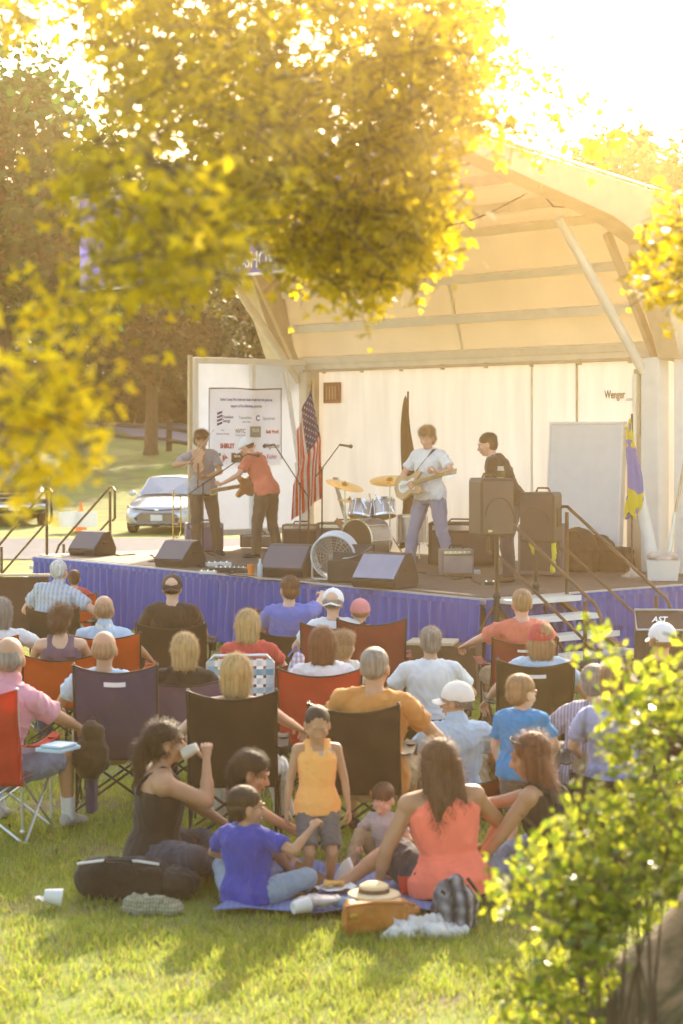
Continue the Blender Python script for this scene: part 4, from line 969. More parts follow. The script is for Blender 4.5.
# second brown edged panel behind
t = thing('door_panel', 'beige narrow panel beside the corner post of the stage', 'panel', tuple(SW(-.18, -.10, DK)), SRZ)
m = MB(); m.box((0, 0, .93), (.34, .05, 1.84)); m.build('board', m_shade, t, bevel=.005); m = MB(); m.box((0, -.035, 1.85), (.38, .03, .04)); m.build('edge_strip', m_beam, t)

# ------------------------------------------------------------ steps with handrails
def steps(loc_fn, rz, label):
    """top edge at the deck, going down along local +X, width along local Y"""
    t = thing('stage_steps', label, 'steps', tuple(loc_fn), rz)
    for i in range(5):
        z = DK-.02-(i)*.172; m = MB(); m.box((.14+i*.285, 0, z-.02), (.27, 1.05, .045)); m.build('tread', M['tread'], t, bevel=.006)
        m = MB(); m.box((.275+i*.285, 0, z-.022), (.012, 1.06, .06)); m.build('tread_nose', M['white_metal'], t)
    for y in (-.54, .54):
        m = MB(); m.bar((-.0, y, DK-.12), (1.50, y, .03), .04, .10, up=(0, 1, 0)); m.build('stringer', M['bronze'], t)
        top = .95; sl = lambda x: DK-x*.603
        m = MB(); m.tube([(.05, y, sl(.05)-.0), (.05, y, sl(0)+top-.06)], .021, 10); m.build('rail_post', M['bronze'], t, smooth=True); m = MB()
        m.tube([(1.36, y, .0), (1.36, y, sl(1.36)+top-.08)], .021, 10); m.build('rail_post', M['bronze'], t, smooth=True)
        m = MB(); m.tube([(-.02, y, DK+.46), (-.08, y, DK+.50), (-.08, y, DK+top-.05), (-.02, y, DK+top), (.06, y, DK+top), (1.50, y, sl(1.50)+top-.02), (1.58, y, sl(1.58)+top-.10), (1.58, y, sl(1.58)+.52), (1.50, y, sl(1.5)+.46)], .019, 10); m.build('handrail', M['bronze'], t, smooth=True)
        m = MB(); m.tube([(.05, y, sl(.05)+.50), (1.50, y, sl(1.5)+.46)], .017, 10); m.build('mid_rail', M['bronze'], t, smooth=True)
    return t
steps(SW(1.66, -3.88, 0), SRZ, 'metal stage steps with brown handrails at the right corner of the stage')
steps(SW(-7.76, -3.75, 0), SRZ+math.pi, 'metal steps with dark handrails at the far left end of the stage')
# ------------------------------------------------------------ things on the stage
def deckpt(px, py): return G(px, py, DK)
def faceang(p): return math.atan2(-(p.x), p.y)      # rotation that makes local +Y point away from the viewer
GM = 'floor wedge monitors along the stage front'
def wedge(px, py, rz, label, s=1.0, face=None):
    p = deckpt(px, py); t = thing('stage_monitor', label, 'monitor speaker', tuple(p), rz, GM)
    w = .62*s; prof = [(-.26, 0), (-.30, .10), (-.02, .40), (.10, .42), (.26, .12), (.24, 0)]
    m = MB(); m.prism([V((-w/2, y*s, z*s)) for y, z in prof], (w, 0, 0)); m.build('cabinet', M['black_plastic'], t, bevel=.012)
    a = V((0, -.30*s, .10*s)); b = V((0, -.02*s, .40*s)); d = (b-a); n = V((0, -d.z, d.y)).normalized()
    m = MB(); q = [a+d*.05+n*.006, a+d*.95+n*.006]
    m.prism([V((-w*.47, q[0].y, q[0].z)), V((w*.47, q[0].y, q[0].z)), V((w*.47, q[1].y, q[1].z)), V((-w*.47, q[1].y, q[1].z))], n*.01); m.build('grille', face or M['grey_grille'], t)
    m = MB(); m.box((w/2+.004, 0, .22*s), (.01, .14, .04)); m.build('handle', M['black_metal'], t, bevel=.003)
    return t
wedge(93, 555, R(-36), 'floor monitor at the far left corner of the stage', .84); wedge(181, 566, R(-38), 'floor monitor on the stage in front of the fiddle player', .84)
wedge(291, 576, R(-26), 'floor monitor on the stage in front of the red shirted guitarist', .95); wedge(386, 587, R(-34), 'pale faced floor monitor at the front of the stage below the white shirted guitarist', .95, mat('pale_grille', (.28, .28, .36), .5, .1))
# open case with a sheet of paper
p = deckpt(352, 582); t = thing('instrument_case', 'open black case with a white sheet beside the floor fan', 'case', tuple(p), R(-8))
m = MB(); m.box((0, 0, .13), (.55, .3, .26)); m.build('case_body', M['black_plastic'], t, bevel=.02); m = MB(); m.box((0, .16, .33), (.5, .03, .22), Matrix.Rotation(R(-15), 3, 'X')); m.build('lid', M['black_plastic'], t, bevel=.01)
p = deckpt(352, 582); t = thing('paper_sheet', 'curled white set list lying on the open black case', 'paper', tuple(p+V((.05, -.02, .272))), R(-8))
m = MB(); m.grid(lambda u, v: V((-.16+.34*u, -.12+.22*v, .01+.14*u*u)), 8, 4); m.build('sheet', M['paper'], t, smooth=True)
# floor fan
p = deckpt(335, 580); t = thing('floor_fan', 'round floor fan with grey wire grille on the stage', 'fan', tuple(p), faceang(p)+R(-14))
m = MB()
c = V((0, 0, .30)); tilt = Matrix.Rotation(R(12), 3, 'X')
def fc(x, y, z): return c+tilt @ V((x, y, z))
for y, r_ in ((-.09, .27), (.09, .27)): m.tube([fc(r_*math.cos(a), y, r_*math.sin(a)) for a in (2*math.pi*j/32 for j in range(33))], .014, 6)
m.grid(lambda u, v: fc(.272*math.cos(2*math.pi*u), -.09+.18*v, .272*math.sin(2*math.pi*u)), 32, 1); m.build('drum', mat('fan_housing', (.62, .64, .68), .45, .05), t, smooth=True)
m = MB()
for r_ in (.05, .085, .12, .155, .19, .225, .25): m.tube([fc(r_*math.cos(a), -.10-.02*(1-r_/.27), r_*math.sin(a)) for a in (2*math.pi*j/28 for j in range(29))], .004, 5)
for j in range(18):
    a = 2*math.pi*j/18; m.tube([fc(.04*math.cos(a), -.12, .04*math.sin(a)), fc(.265*math.cos(a+.25), -.095, .265*math.sin(a+.25))], .004, 5)
m.lathe(fc(0, -.12, 0), tilt @ V((0, -1, 0)), ((0, .04), (.012, .035)), 14); m.build('grille', mat('fan_wire', (.30, .29, .27), .4, .1), t, smooth=True)
for j in range(3):
    a = 2*math.pi*j/3+.3; m = MB(); m.grid(lambda u, v: fc((.04+.2*v)*math.cos(a+(u-.5)*1.3), -.02+.06*(u-.5), (.04+.2*v)*math.sin(a+(u-.5)*1.3)), 6, 4); m.build('blade', mat('fan_blade', (.25, .24, .23), .5, .1), t, smooth=True)
m = MB(); m.tube([(-.28, 0, .30), (-.29, .03, .02), (-.2, -.12, .02), (.2, -.12, .02), (.29, .03, .02), (.28, 0, .30)], .014, 8); m.build('stand', M['alu'], t, smooth=True)
# drum kit
p = deckpt(368, 560); D0 = p; t = thing('drum_kit', 'drum kit with silver shells and brass cymbals at the back of the stage', 'drum kit', tuple(p), 0)
m_shell = mat('silver_drum_shell', (.45, .43, .42), .25, .15, metal=.6, scale=20); m_head = mat('drum_head', (.55, .45, .30), .5, .1)
def drum(c, ax, r_, h, nm='drum', hd=m_head):
    m = MB(); m.lathe(c, ax, ((0, r_*.97), (0, r_), (h, r_), (h, r_*.97)), 24); d = m.build(nm, m_shell, t, smooth=True)
    m = MB(); ax = V(ax).normalized(); c = V(c)
    for hh in (0.0, h): m.lathe(c+ax*(hh-.012), ax, ((0, r_+.004), (0, r_+.012), (.03, r_+.012), (.03, r_+.004)), 24, cap=False)
    x, y = frame(ax)
    for j in range(8): a = j*math.pi/4; m.tube([c+x*(r_+.012)*math.cos(a)+y*(r_+.012)*math.sin(a), c+ax*h+x*(r_+.012)*math.cos(a)+y*(r_+.012)*math.sin(a)], .006, 5)
    m.build('hoop', M['chrome'], d, smooth=True)
    m = MB(); m.lathe(c-ax*.005, -ax, ((0, r_*.99), (.004, .001)), 24); m.lathe(c+ax*(h+.002), ax, ((0, r_*.99), (.004, .001)), 24); m.build('drum_skin', hd, d, smooth=True)
bax = V((-.62, -.70, 0)).normalized()
drum(V((.12, .1, .29))-bax*.0, bax, .275, .42, 'bass_drum', mat('dark_bass_skin', (.05, .035, .02), .6, .2))
drum((-.12, .12, .60), (.2, .3, 1), .15, .20, 'tom_drum'); drum((.22, .16, .60), (-.1, .3, 1), .165, .22, 'tom_drum'); drum((.62, .25, .22), (0, 0, 1), .2, .38, 'floor_tom'); drum((.05, .75, .55), (0, 0, 1), .18, .14, 'snare_drum')
def cymbal(x, y, z, r_, tilt):
    m = MB(); ax = V(tilt).normalized(); m.lathe((x, y, z), ax, ((-.004, r_), (0, r_), (.012, r_*.6), (.02, r_*.22), (.04, r_*.16), (.05, .01)), 28); m.build('cymbal', M['brass'], t, smooth=True)
    m = MB(); m.tube([(x, y, z+.07), (x, y, .35)], .010, 7)
    for j in range(3): a = j*2.09+.5; m.tube([(x, y, .38), (x+.26*math.cos(a), y+.26*math.sin(a), .01)], .009, 6)
    m.build('cymbal_stand', M['chrome'], t, smooth=True)
cymbal(-.32, -.02, 1.03, .27, (.25, -.2, 1)); cymbal(.30, -.05, 1.10, .28, (-.05, -.25, 1)); cymbal(.72, .25, .98, .23, (-.2, -.3, 1)); cymbal(-.25, .55, .80, .18, (.1, -.1, 1))
m = MB(); m.tube([(.0, .1, .55), (.05, .1, .78), (.02, .1, .92)], .012, 7); m.tube([(-.12, .1, .72), (.22, .12, .74)], .012, 7)
for q in ((-.1, 0, .85), (.1, -.1, .92), (.28, 0, .8)): m.tube([q, V(q)+V((.08, -.05, -.14))], .012, 6)
m.build('tom_mount', M['chrome'], t, smooth=True)
# microphone stands
def mic_stand(px, py, top, boom, label, up=True):
    p = deckpt(px, py); t = thing('microphone_stand', label, 'microphone stand', tuple(p), 0, 'microphone stands on the stage')
    m = MB(); m.tube([(0, 0, .03), (0, 0, top)], .010, 8); m.build('pole', M['black_metal'], t, smooth=True)
    m = MB()
    for j in range(3): a = j*2.09+.4; m.tube([(0, 0, .12), (.28*math.cos(a), .28*math.sin(a), .012)], .009, 6)
    m.build('tripod_base', M['black_metal'], t, smooth=True)
    e = V((boom[0], boom[1], top+boom[2])); q = V((-boom[0]*.35, -boom[1]*.35, top-boom[2]*.35))
    m = MB(); m.tube([q, e], .008, 7); m.ell((0, 0, top), .022, nu=8, nv=6); m.build('boom_arm', M['black_metal'], t, smooth=True)
    d = V((boom[0], boom[1], 0)).normalized() if abs(boom[0])+abs(boom[1]) > .01 else V((1, 0, 0))
    m = MB(); m.cap(e, e+d*.13+V((0, 0, -.02)), .013, .017); m.ell(e+d*.15+V((0, 0, -.022)), .028, nu=10, nv=8); m.build('microphone', M['grille'], t, smooth=True)
    return t
mic_stand(203, 560, 1.05, (.62, -.1, .42), 'boom microphone stand in front of the fiddle player')
mic_stand(300, 560, 1.05, (-.35, -.2, .55), 'boom microphone stand leaning to the red shirted guitarist'); mic_stand(322, 563, 1.28, (.24, 0, .32), 'microphone stand right of the american flag')
mic_stand(300, 588, 1.25, (.12, 0, .16), 'short straight microphone stand by the water bottle') if False else None
# amplifiers and cases
def amp(px, py, w, h, d, rz, label, body=None, front=None, cat='amplifier', name='amplifier'):
    p = deckpt(px, py); t = thing(name, label, cat, tuple(p), rz)
    m = MB(); m.box((0, d/2, h/2+.02), (w, d, h)); m.build('cabinet', body or M['black_plastic'], t, bevel=.015)
    m = MB(); m.box((0, -.006, h*.42+.02), (w*.88, .02, h*.66)); m.build('front_grille', front or M['grille'], t, bevel=.003)
    m = MB(); m.box((0, -.008, h*.88+.02), (w*.88, .02, h*.12)); [m.lathe((x, -.02, h*.88+.02), (0, -1, 0), ((0, .014), (.015, .012)), 8) for x in np.linspace(-w*.36, w*.36, 6)]; m.build('control_panel', M['chrome'], t)
    m = MB(); m.tube([(-w*.22, d/2, h+.02), (-w*.18, d/2, h+.06), (w*.18, d/2, h+.06), (w*.22, d/2, h+.02)], .012, 6); m.build('handle', M['rubber'], t, smooth=True)
    return t
m_brownamp = mat('brown_tolex', (.17, .115, .09), .8, .2); m_purp = mat('violet_grey_case', (.16, .12, .20), .6, .15)
amp(257, 549, .52, .20, .3, R(-4), 'small brown amplifier on the stage left of the red shirted guitarist', m_brownamp, mat('amp_cloth', (.24, .18, .15), .8, .2))
amp(205, 552, .55, .40, .45, R(8), 'violet grey equipment case with silver edge behind the fiddle player', m_purp, m_purp, 'equipment case', 'equipment_case')
amp(300, 550, .55, .36, .35, R(-6), 'dark amplifier between the red shirted guitarist and the american flag', m_brownamp)
amp(420, 552, .1, .1, .1, 0, 'x') if False else None
amp(438, 571, .35, .28, .28, R(12), 'small grey amplifier beside the white shirted guitarist', mat('grey_tolex', (.20, .17, .16), .8, .15), mat('amp_cloth2', (.26, .23, .22), .8, .2)) if False else None
amp(458, 577, .40, .32, .3, R(6), 'small grey amplifier on the stage right of the white shirted guitarist', mat('grey_tolex', (.20, .17, .16), .8, .15), mat('amp_cloth2', (.28, .25, .24), .8, .2))
amp(462, 566, .9, .55, .45, R(-8), 'large dark covered amplifier behind the small grey one', mat('dark_cover', (.045, .035, .028), .9, .3))
amp(540, 577, .55, .62, .45, R(-14), 'grey speaker cabinet with bright tape beside the stage steps', mat('grey_cab', (.13, .11, .13), .7, .15))
amp(345, 553, .85, .42, .35, R(-10), 'low brown amplifier behind the drum kit', m_brownamp)
# violet case yellow tape
p = deckpt(540, 582); t = thing('yellow_jacket', 'yellow safety vest hung over the grey speaker cabinet', 'vest', tuple(p+V((.02, -.06, .0))), 0)
b = MB(); b.tube([(-.12, 0, .68), (-.13, -.02, .45), (-.09, -.01, .33)], [(.05, .02)]*3, 10); b.tube([(.13, 0, .56), (.14, -.02, .35), (.12, -.01, .12)], [(.055, .022)]*3, 10); b.cap((-.13, .0, .66), (.05, .0, .62), .03)
remesh(b, 'vest_cloth', .014, 1, wr(.01, 14, 3), mats=mat('safety_yellow', (.65, .55, .04), .8, .15), parent=t)
# dark bags by the white panel
p = G(578, 566, DK)
for i, (px, py, w, h, lb) in enumerate(((574, 572, .55, .56, 'rounded black gear bag leaning on the white panel'), (596, 571, .42, .46, 'smaller black gear bag right of the rounded one'), (609, 572, .5, .3, 'low dark case at the foot of the white panel'))):
    p = deckpt(px, py); t = thing('gear_bag', lb, 'bag', tuple(p), R(-30)); b = MB()
    if i < 2: b.ell((0, .12, h*.5), (w*.5, .16, h*.5)); b.box((0, .12, h*.25), (w*.9, .26, h*.5))
    else: b.box((0, .1, h*.5), (w, .26, h))
    remesh(b, 'bag_body', .02, 3, wr(.012, 6, i), mats=mat('black_nylon', (.04, .03, .025), .8, .3), parent=t)
    m = MB(); m.tube([(-.1, .0, h*.75), (-.06, -.04, h*.9), (.06, -.04, h*.9), (.1, 0, h*.75)], .012, 6); m.build('handle', M['rubber'], t, smooth=True)
# speakers on tripod stands
def pa_speaker(p, w, h, d, rz, label, base, grill, stand_label, curved=False):
    t = thing('loudspeaker', label, 'loudspeaker', (p.x, p.y, base), rz)
    poly = [(-w/2, 0), (w/2, 0), (w*.36, d), (-w*.36, d)]
    m = MB(); m.loft([[V((x*sx, y, z)) for (x, y) in poly] for (z, sx) in ((0, .94), (.03, 1), (h-.04, 1.0), (h, .92))]); m.build('cabinet', M['black_plastic'], t, bevel=.02)
    m = MB(); m.grid(lambda u, v: V(((u-.5)*w*.90, -.012-.02*math.sin(math.pi*u), .03+(h-.06)*v)), 10, 8); m.build('grille', grill, t, smooth=True)
    m = MB(); ring = [V((.40*w*math.cos(a), -.034, h*.36+.40*w*math.sin(a)*1.15)) for a in (math.pi*j/14 for j in range(15))]; m.tube(ring, .007, 6); m.build('horn_ridge', M['black_metal'], t, smooth=True)
    m = MB(); m.box((-w*.28, -.035, .06), (.05, .006, .025)); m.build('badge', M['chrome'], t)
    m = MB(); m.tube([(-w*.2, d*.5, h), (-w*.15, d*.5, h+.045), (w*.15, d*.5, h+.045), (w*.2, d*.5, h)], .012, 6); m.build('top_handle', M['black_metal'], t, smooth=True)
    m = MB(); m.box((w*.45, d*.5, h*.5), (.02, .12, .2)); m.build('side_handle', M['black_metal'], t, bevel=.004)
    return t
def speaker_stand(x, y, z0, top, label, rr=.55, a0=.6):
    t = thing('speaker_stand', label, 'speaker stand', (x, y, z0), 0); m = MB(); m.tube([(0, 0, .25), (0, 0, top-z0)], .022, 10); m.build('pole', M['black_metal'], t, smooth=True)
    m = MB(); m.tube([(0, 0, .25), (0, 0, min(1.0, top-z0-.05))], .030, 10); m.build('sleeve', M['black_metal'], t, smooth=True); m = MB(); m.ell((0, 0, min(.98, top-z0-.1)), .045, nu=10, nv=7); m.build('collar', M['black_plastic'], t, smooth=True)
    for j in range(3):
        a = j*2.094+a0; m = MB(); hh = min(.9, (top-z0)*.8); m.tube([(.03*math.cos(a), .03*math.sin(a), hh), (rr*math.cos(a), rr*math.sin(a), .015)], .014, 8); m.tube([(0, 0, .28), (rr*.55*math.cos(a), rr*.55*math.sin(a), hh*.46)], .009, 6); m.build('leg', M['black_metal'], t, smooth=True)
p = P(497, 536, 20.6); speaker_stand(p.x, p.y, 0, p.z, 'tall black speaker stand on the grass at the stage corner', .6, 3.6)
pa_speaker(V((p.x, p.y-.10, 0)), .40, .60, .36, R(26), 'black loudspeaker with curved grille on the tall stand at the stage corner', p.z, mat('dark_grey_grille', (.09, .075, .07), .5, .3, scale=200), '')
p2 = P(536, 543, 22.0); speaker_stand(p2.x, p2.y, 0, p2.z, 'black speaker stand on the grass beside the stage steps', .5, 1.4)
pa_speaker(V((p2.x, p2.y-.05, 0)), .42, .56, .36, R(-30), 'square black loudspeaker with handle beside the stage steps', p2.z, mat('dark_grille', (.055, .045, .045), .6, .3, scale=200), '')
# drink cup on the speaker
t = thing('drink_glass', 'glass jar of dark drink standing on the loudspeaker with curved grille', 'glass', (p.x+.04, p.y+.02, p.z+.602))
m = MB(); m.lathe((0, 0, 0), (0, 0, 1), ((0, .034), (.09, .036), (.10, .030), (.12, .032)), 16); m.build('jar', mat('clear_jar', (.6, .6, .55), .1, .05, trans=.5), t, smooth=True); m = MB(); m.lathe((0, 0, .004), (0, 0, 1), ((0, .036), (.07, .038)), 16); m.build('drink', mat('dark_drink', (.08, .07, .03), .2, .1), t, smooth=True)
# black monitor with white lettering near the right skirt
p = G(600, 655, 0); p = P(600, 600, 21.2)
x_, y_ = at_px(600, 21.0), 21.0
tt = P(596, 618, 20.6)
t = thing('road_case', 'dark wedge cabinet with silver edge and white letters at the right of the steps', 'speaker cabinet', (P(597, 640, 20.4).x, 20.4, 0), R(-6))
t.location = (at_px(660, 20.8), 20.8, 0)
m = MB(); m.prism([V((-.42, y, z)) for y, z in ((-.22, 0), (-.22, .62), (.10, .80), (.22, .80), (.22, 0))], (.84, 0, 0)); t.scale = (.62, .8, 1); m.build('cabinet', M['black_plastic'], t, bevel=.012)
m = MB(); m.tube([(-.40, -.235, .63), (.40, -.235, .63), (.42, .08, .815), (-.42, .08, .815), (-.40, -.235, .63)], .013, 6); m.build('silver_edge', M['alu'], t, smooth=True)
text_mesh('AST', .14, mw, t, loc=(-.02, -.075, .725), rot=(R(29), 0, 0), shear=.3, bold=.003)
# power strips, pedals, cables, bottles
def small(px, py, w, d, h, label, m_, cat, name, rz=0):
    p = deckpt(px, py); t = thing(name, label, cat, tuple(p), rz); m = MB(); m.box((0, 0, h/2), (w, d, h)); m.build('housing', m_, t, bevel=.006)
    m = MB(); [m.lathe((x, 0, h), (0, 0, 1), ((0, .014), (.014, .012)), 8) for x in np.linspace(-w*.35, w*.35, max(2, int(w/.07)))]; m.build('switch', M['chrome'], t, smooth=True)
small(218, 566, .34, .12, .05, 'white pedal board lying before the fiddle player', M['white_plastic'], 'pedals', 'pedal_board', .3); small(230, 572, .5, .2, .06, 'dark effects pedals behind the orange cup', M['black_plastic'], 'pedals', 'pedal_board', -.1)
small(470, 574, .26, .1, .05, 'white power strip on the deck near the loudspeaker', M['white_plastic'], 'power strip', 'power_strip'); small(208, 574, .22, .1, .04, 'small grey pedal near the stage edge', M['alu'], 'pedals', 'effects_pedal'); small(490, 585, .12, .1, .04, 'small black pedal near the loudspeaker stand', M['black_plastic'], 'pedals', 'effects_pedal')
p = deckpt(251, 575); t = thing('plastic_cup', 'orange plastic cup on the edge of the stage', 'cup', tuple(p)); m = MB(); m.lathe((0, 0, 0), (0, 0, 1), ((0, .035), (.13, .048), (.13, .042), (.01, .03)), 16); m.build('cup_wall', M['orange'], t, smooth=True)
m = MB(); m.lathe((0, 0, .105), (0, 0, 1), ((0, .041), (.002, .001)), 14); m.build('drink', M['brass'], t)
p = deckpt(260, 577); t = thing('water_bottle', 'clear water bottle right of the orange cup on the stage', 'bottle', tuple(p)); m = MB(); m.lathe((0, 0, 0), (0, 0, 1), ((0, .03), (.02, .034), (.10, .031), (.15, .034), (.18, .018), (.20, .014)), 16); m.build('bottle_body', mat('clear_plastic', (.65, .7, .75), .1, .05, trans=.4), t, smooth=True)
m = MB(); m.lathe((0, 0, .20), (0, 0, 1), ((0, .016), (.022, .016)), 12); m.build('bottle_cap', M['white_plastic'], t, smooth=True)
random.seed(5)
for i, (pts, lb) in enumerate((([(150, 556), (158, 559), (150, 562), (166, 563), (178, 560), (196, 566), (212, 571)], 'tangle of black cable near the left end of the stage'), ([(215, 566), (240, 571), (228, 575), (262, 581), (300, 584), (340, 590)], 'black cable running along the stage front'),
                               ([(395, 578), (410, 572), (430, 574), (455, 580), (470, 578), (480, 585)], 'black cable curling over the right half of the deck'), ([(66, 553), (78, 555), (92, 552), (120, 556), (135, 555)], 'cable loops at the far left corner of the stage'))):
    q = [deckpt(a, b)+V((0, 0, .012)) for a, b in pts]; dd = []
    for j in range(len(q)-1):
        for k in range(6): dd.append(q[j].lerp(q[j+1], k/6)+V((.03*math.sin(k+j*2), .05*math.cos(k*1.3+j), 0)))
    dd.append(q[-1]); m = MB(); m.tube(dd, .010, 6); tag(m.build('cable', M['cable'], smooth=True), lb, 'cable')
# trombone on its stand
p = deckpt(177, 556); t = thing('trombone', 'brass trombone upright on a stand at the left of the stage', 'trombone', tuple(p), .2)
m = MB(); m.tube([(-.055, 0, .08), (-.055, 0, .95)], .010, 8); m.tube([(.055, 0, .35), (.055, 0, .80), (.045, 0, .86), (0, 0, .88), (-.045, 0, .86), (-.055, 0, .8)], .010, 8); m.tube([(.055, 0, .35), (.04, 0, .28), (0, 0, .26), (-.04, 0, .28), (-.055, 0, .35)], .010, 8)
m.tube([(-.055, 0, .55), (.055, 0, .55)], .007, 6); m.tube([(-.055, 0, .45), (.055, 0, .45)], .007, 6); m.build('slide', M['brass'], t, smooth=True)
m = MB(); m.lathe((-.055, 0, .22), (0, 0, -1), ((0, .012), (.06, .022), (.11, .045), (.15, .085), (.155, .095)), 20); m.build('bell', M['brass'], t, smooth=True)
m = MB(); m.tube([(-.055, 0, .22), (-.055, 0, .04)], .009, 6); [m.tube([(-.055, 0, .06), (-.055+.14*math.cos(a), .14*math.sin(a), .008)], .008, 6) for a in (.5, 2.6, 4.7)]; m.build('stand', M['black_metal'], t, smooth=True)

# ------------------------------------------------------------ guitars
def guitar(name, label, origin, ndir, face, body_m, bass=False, holder=None, L=.62):
    """origin: body centre, ndir: towards the head of the neck, face: normal of the sound board"""
    t = thing(name, label, 'guitar', tuple(origin)); u = V(ndir).normalized(); f = V(face); f = (f-f.dot(u)*u).normalized(); s = u.cross(f)
    out = [(-.24, 0), (-.22, .10), (-.14, .165), (-.05, .145), (.02, .11), (.08, .125), (.16, .155), (.215, .13), (.20, .085), (.14, .035), (.14, -.035), (.20, -.085), (.235, -.12), (.17, -.155), (.08, -.12), (.02, -.11), (-.05, -.145), (-.14, -.165), (-.22, -.10)]
    m = MB(); m.prism([u*a+s*b-f*.02 for a, b in out], f*.042); m.build('guitar_body', body_m, t, bevel=.006)
    m = MB(); m.prism([u*a*.6+s*b*.5+f*.0235-u*.02 for a, b in out], f*.003); m.build('pickguard', M['paper'] if not bass else M['black_plastic'], t)
    m = MB(); m.bar(u*.08+f*.03, u*(L)+f*.03, .055, .022, up=f); m.build('neck', M['pale_wood'], t, bevel=.004)
    m = MB(); m.prism([u*L+s*.028+f*.02, u*(L+.17)+s*.045+f*.01, u*(L+.19)-s*.02+f*.01, u*L-s*.028+f*.02], f*.016); hs_ = m.build('headstock', body_m if bass else M['pale_wood'], t)
    m = MB(); [m.tube([u*(L+.03+.025*i)+s*.035+f*.02, u*(L+.03+.025*i)+s*.065+f*.02], .006, 5) for i in range(6)]; m.build('tuning_peg', M['chrome'], hs_)
    m = MB(); [m.tube([u*(-.12)+s*(.02-.008*i)+f*.045, u*(L)+s*(.018-.007*i)+f*.045], .0015, 4) for i in range(6)]; m.build('strings', M['chrome'], t)
    return t
# guitar resting on a stand behind the drums
p = deckpt(349, 556); guitar('electric_guitar', 'pale guitar leaning upright beside the drum kit', p+V((0, .1, .35)), (-.28, .12, 1), (0, -1, .1), M['wood'])

# ------------------------------------------------------------ flags
def flag_us():
    p = deckpt(310, 552); t = thing('national_flag', 'american flag hanging from a pole at the back left of the stage', 'flag', tuple(p), 0)
    m = MB(); m.tube([(-.03, .03, .02), (.02, .02, 2.45)], .014, 8); m.build('flagpole', M['dark_wood'], t, smooth=True)
    m = MB(); m.lathe((0, 0, 0), (0, 0, 1), ((0, .15), (.02, .15), (.06, .04), (.12, .03)), 18); m.build('pole_base', M['brass'], t, smooth=True); m = MB(); m.lathe((.02, .02, 2.44), (0, 0, 1), ((0, .012), (.03, .03), (.10, .004)), 10); m.build('finial', M['brass'], t, smooth=True)
    m1, m2, m3 = mat('flag_red', (.62, .02, .015), .8, .1, trans=.35, tcol=(.7, .06, .04)), mat('flag_white', (.72, .68, .64), .8, .05, trans=.35), mat('flag_blue', (.03, .03, .14), .8, .15, trans=.2)
    def pos(a, b):                       # a fly 0..1, b hoist 0 bottom .. 1 top
        z = 2.42-(1-b)*.62-a*(1.62-.28*(1-b))+.02*noise.noise(V((a*3, b*3, 2)))
        spread = .02+.34*min(1, (2.40-z)/1.0)**.8
        x = .18*min(1, a*2.2)-(1-b)*.44*min(1, .45+a*.9)+.02*math.sin(b*9+a*4)
        y = -.04-.055*math.sin(b*17+a*3)*(.3+a)
        return V((x, y, z))
    nu, nv = 60, 52; vs = [pos(i/nu, j/nv) for j in range(nv+1) for i in range(nu+1)]; fs = []; mi = []
    for j in range(nv):
        for i in range(nu):
            fs.append((j*(nu+1)+i, j*(nu+1)+i+1, (j+1)*(nu+1)+i+1, (j+1)*(nu+1)+i)); a = (i+.5)/nu; b = (j+.5)/nv
            mi.append(2 if (a < .42 and b > 6/13) else (0 if int((1-b)*13) % 2 == 0 else 1))
    m = MB(); m.v = [tuple(v) for v in vs]; m.f = fs; m.m = mi; o = m.build('flag_cloth', [m1, m2, m3], t, smooth=True)
    m = MB()
    for r_ in range(9):
        for c_ in range(6 if r_ % 2 == 0 else 5):
            a = .42*(c_+.5+(.5 if r_ % 2 else 0))/6; b = 6/13+(7/13)*(r_+.5)/9; c0 = pos(a, b); ex_ = (pos(a+.01, b)-pos(a-.01, b)).normalized(); ey = (pos(a, b+.01)-pos(a, b-.01)).normalized(); nn = ex_.cross(ey).normalized()
            for sg_ in (-.004, .004):
                m.add([c0+nn*sg_+(ex_*math.cos(q*math.pi/5)+ey*math.sin(q*math.pi/5))*(.019 if q % 2 == 0 else .009) for q in range(10)], [tuple(range(10))])
    m.build('stars', m2, o)
flag_us()
def furled(px, py, ztop, cols, label, w, zb, rz=0, pole=M['dark_wood'], base=True, z0=None, lean=0):
    p = deckpt(px, py); t = thing('furled_flag', label, 'flag', tuple(p), rz)
    m = MB(); m.tube([(0, 0, .02), (lean, 0, ztop+.05)], .014, 8); m.build('flagpole', pole, t, smooth=True)
    if base: m = MB(); m.lathe((0, 0, 0), (0, 0, 1), ((0, .17), (.015, .17), (.03, .10), (.07, .035), (.14, .022)), 22); m.build('pole_base', mat('silver_base', (.55, .5, .45), .25, .1, metal=.7), t, smooth=True)
    def f(u, v):
        z = zb+(ztop-zb)*v; wd = w*(1-v)**.55*(1 if v > .12 else .75+v*2); a = u*2*math.pi
        return V((lean*z/ztop+wd*.5*math.cos(a)*(1+.25*math.sin(a*3+v*6))+w*.12*math.sin(v*5), wd*.32*math.sin(a)*(1+.3*math.sin(a*4+v*9))-.01, z+.05*math.sin(a*2)*(1-v)))
    m = MB(); nu, nv = 28, 40; m.grid(f, nu, nv)
    m.m = [cols[1](j/nv, i/nu) for j in range(nv) for i in range(nu)]; m.build('flag_cloth', cols[0], t, smooth=True)
fy = mat('flag_yellow', (.75, .6, .03), .8, .1, trans=.3); fb = mat('flag_sky_blue', (.16, .20, .55), .8, .1, trans=.3)
furled(408, 556, 2.30, ([mat('dark_flag', (.10, .055, .02), .8, .3, trans=.1), mat('dark_flag_fringe', (.2, .13, .05), .8, .3)], lambda v, u: 1 if u > .9 else 0), 'dark furled flag with pointed top behind the white shirted guitarist', .30, .15)
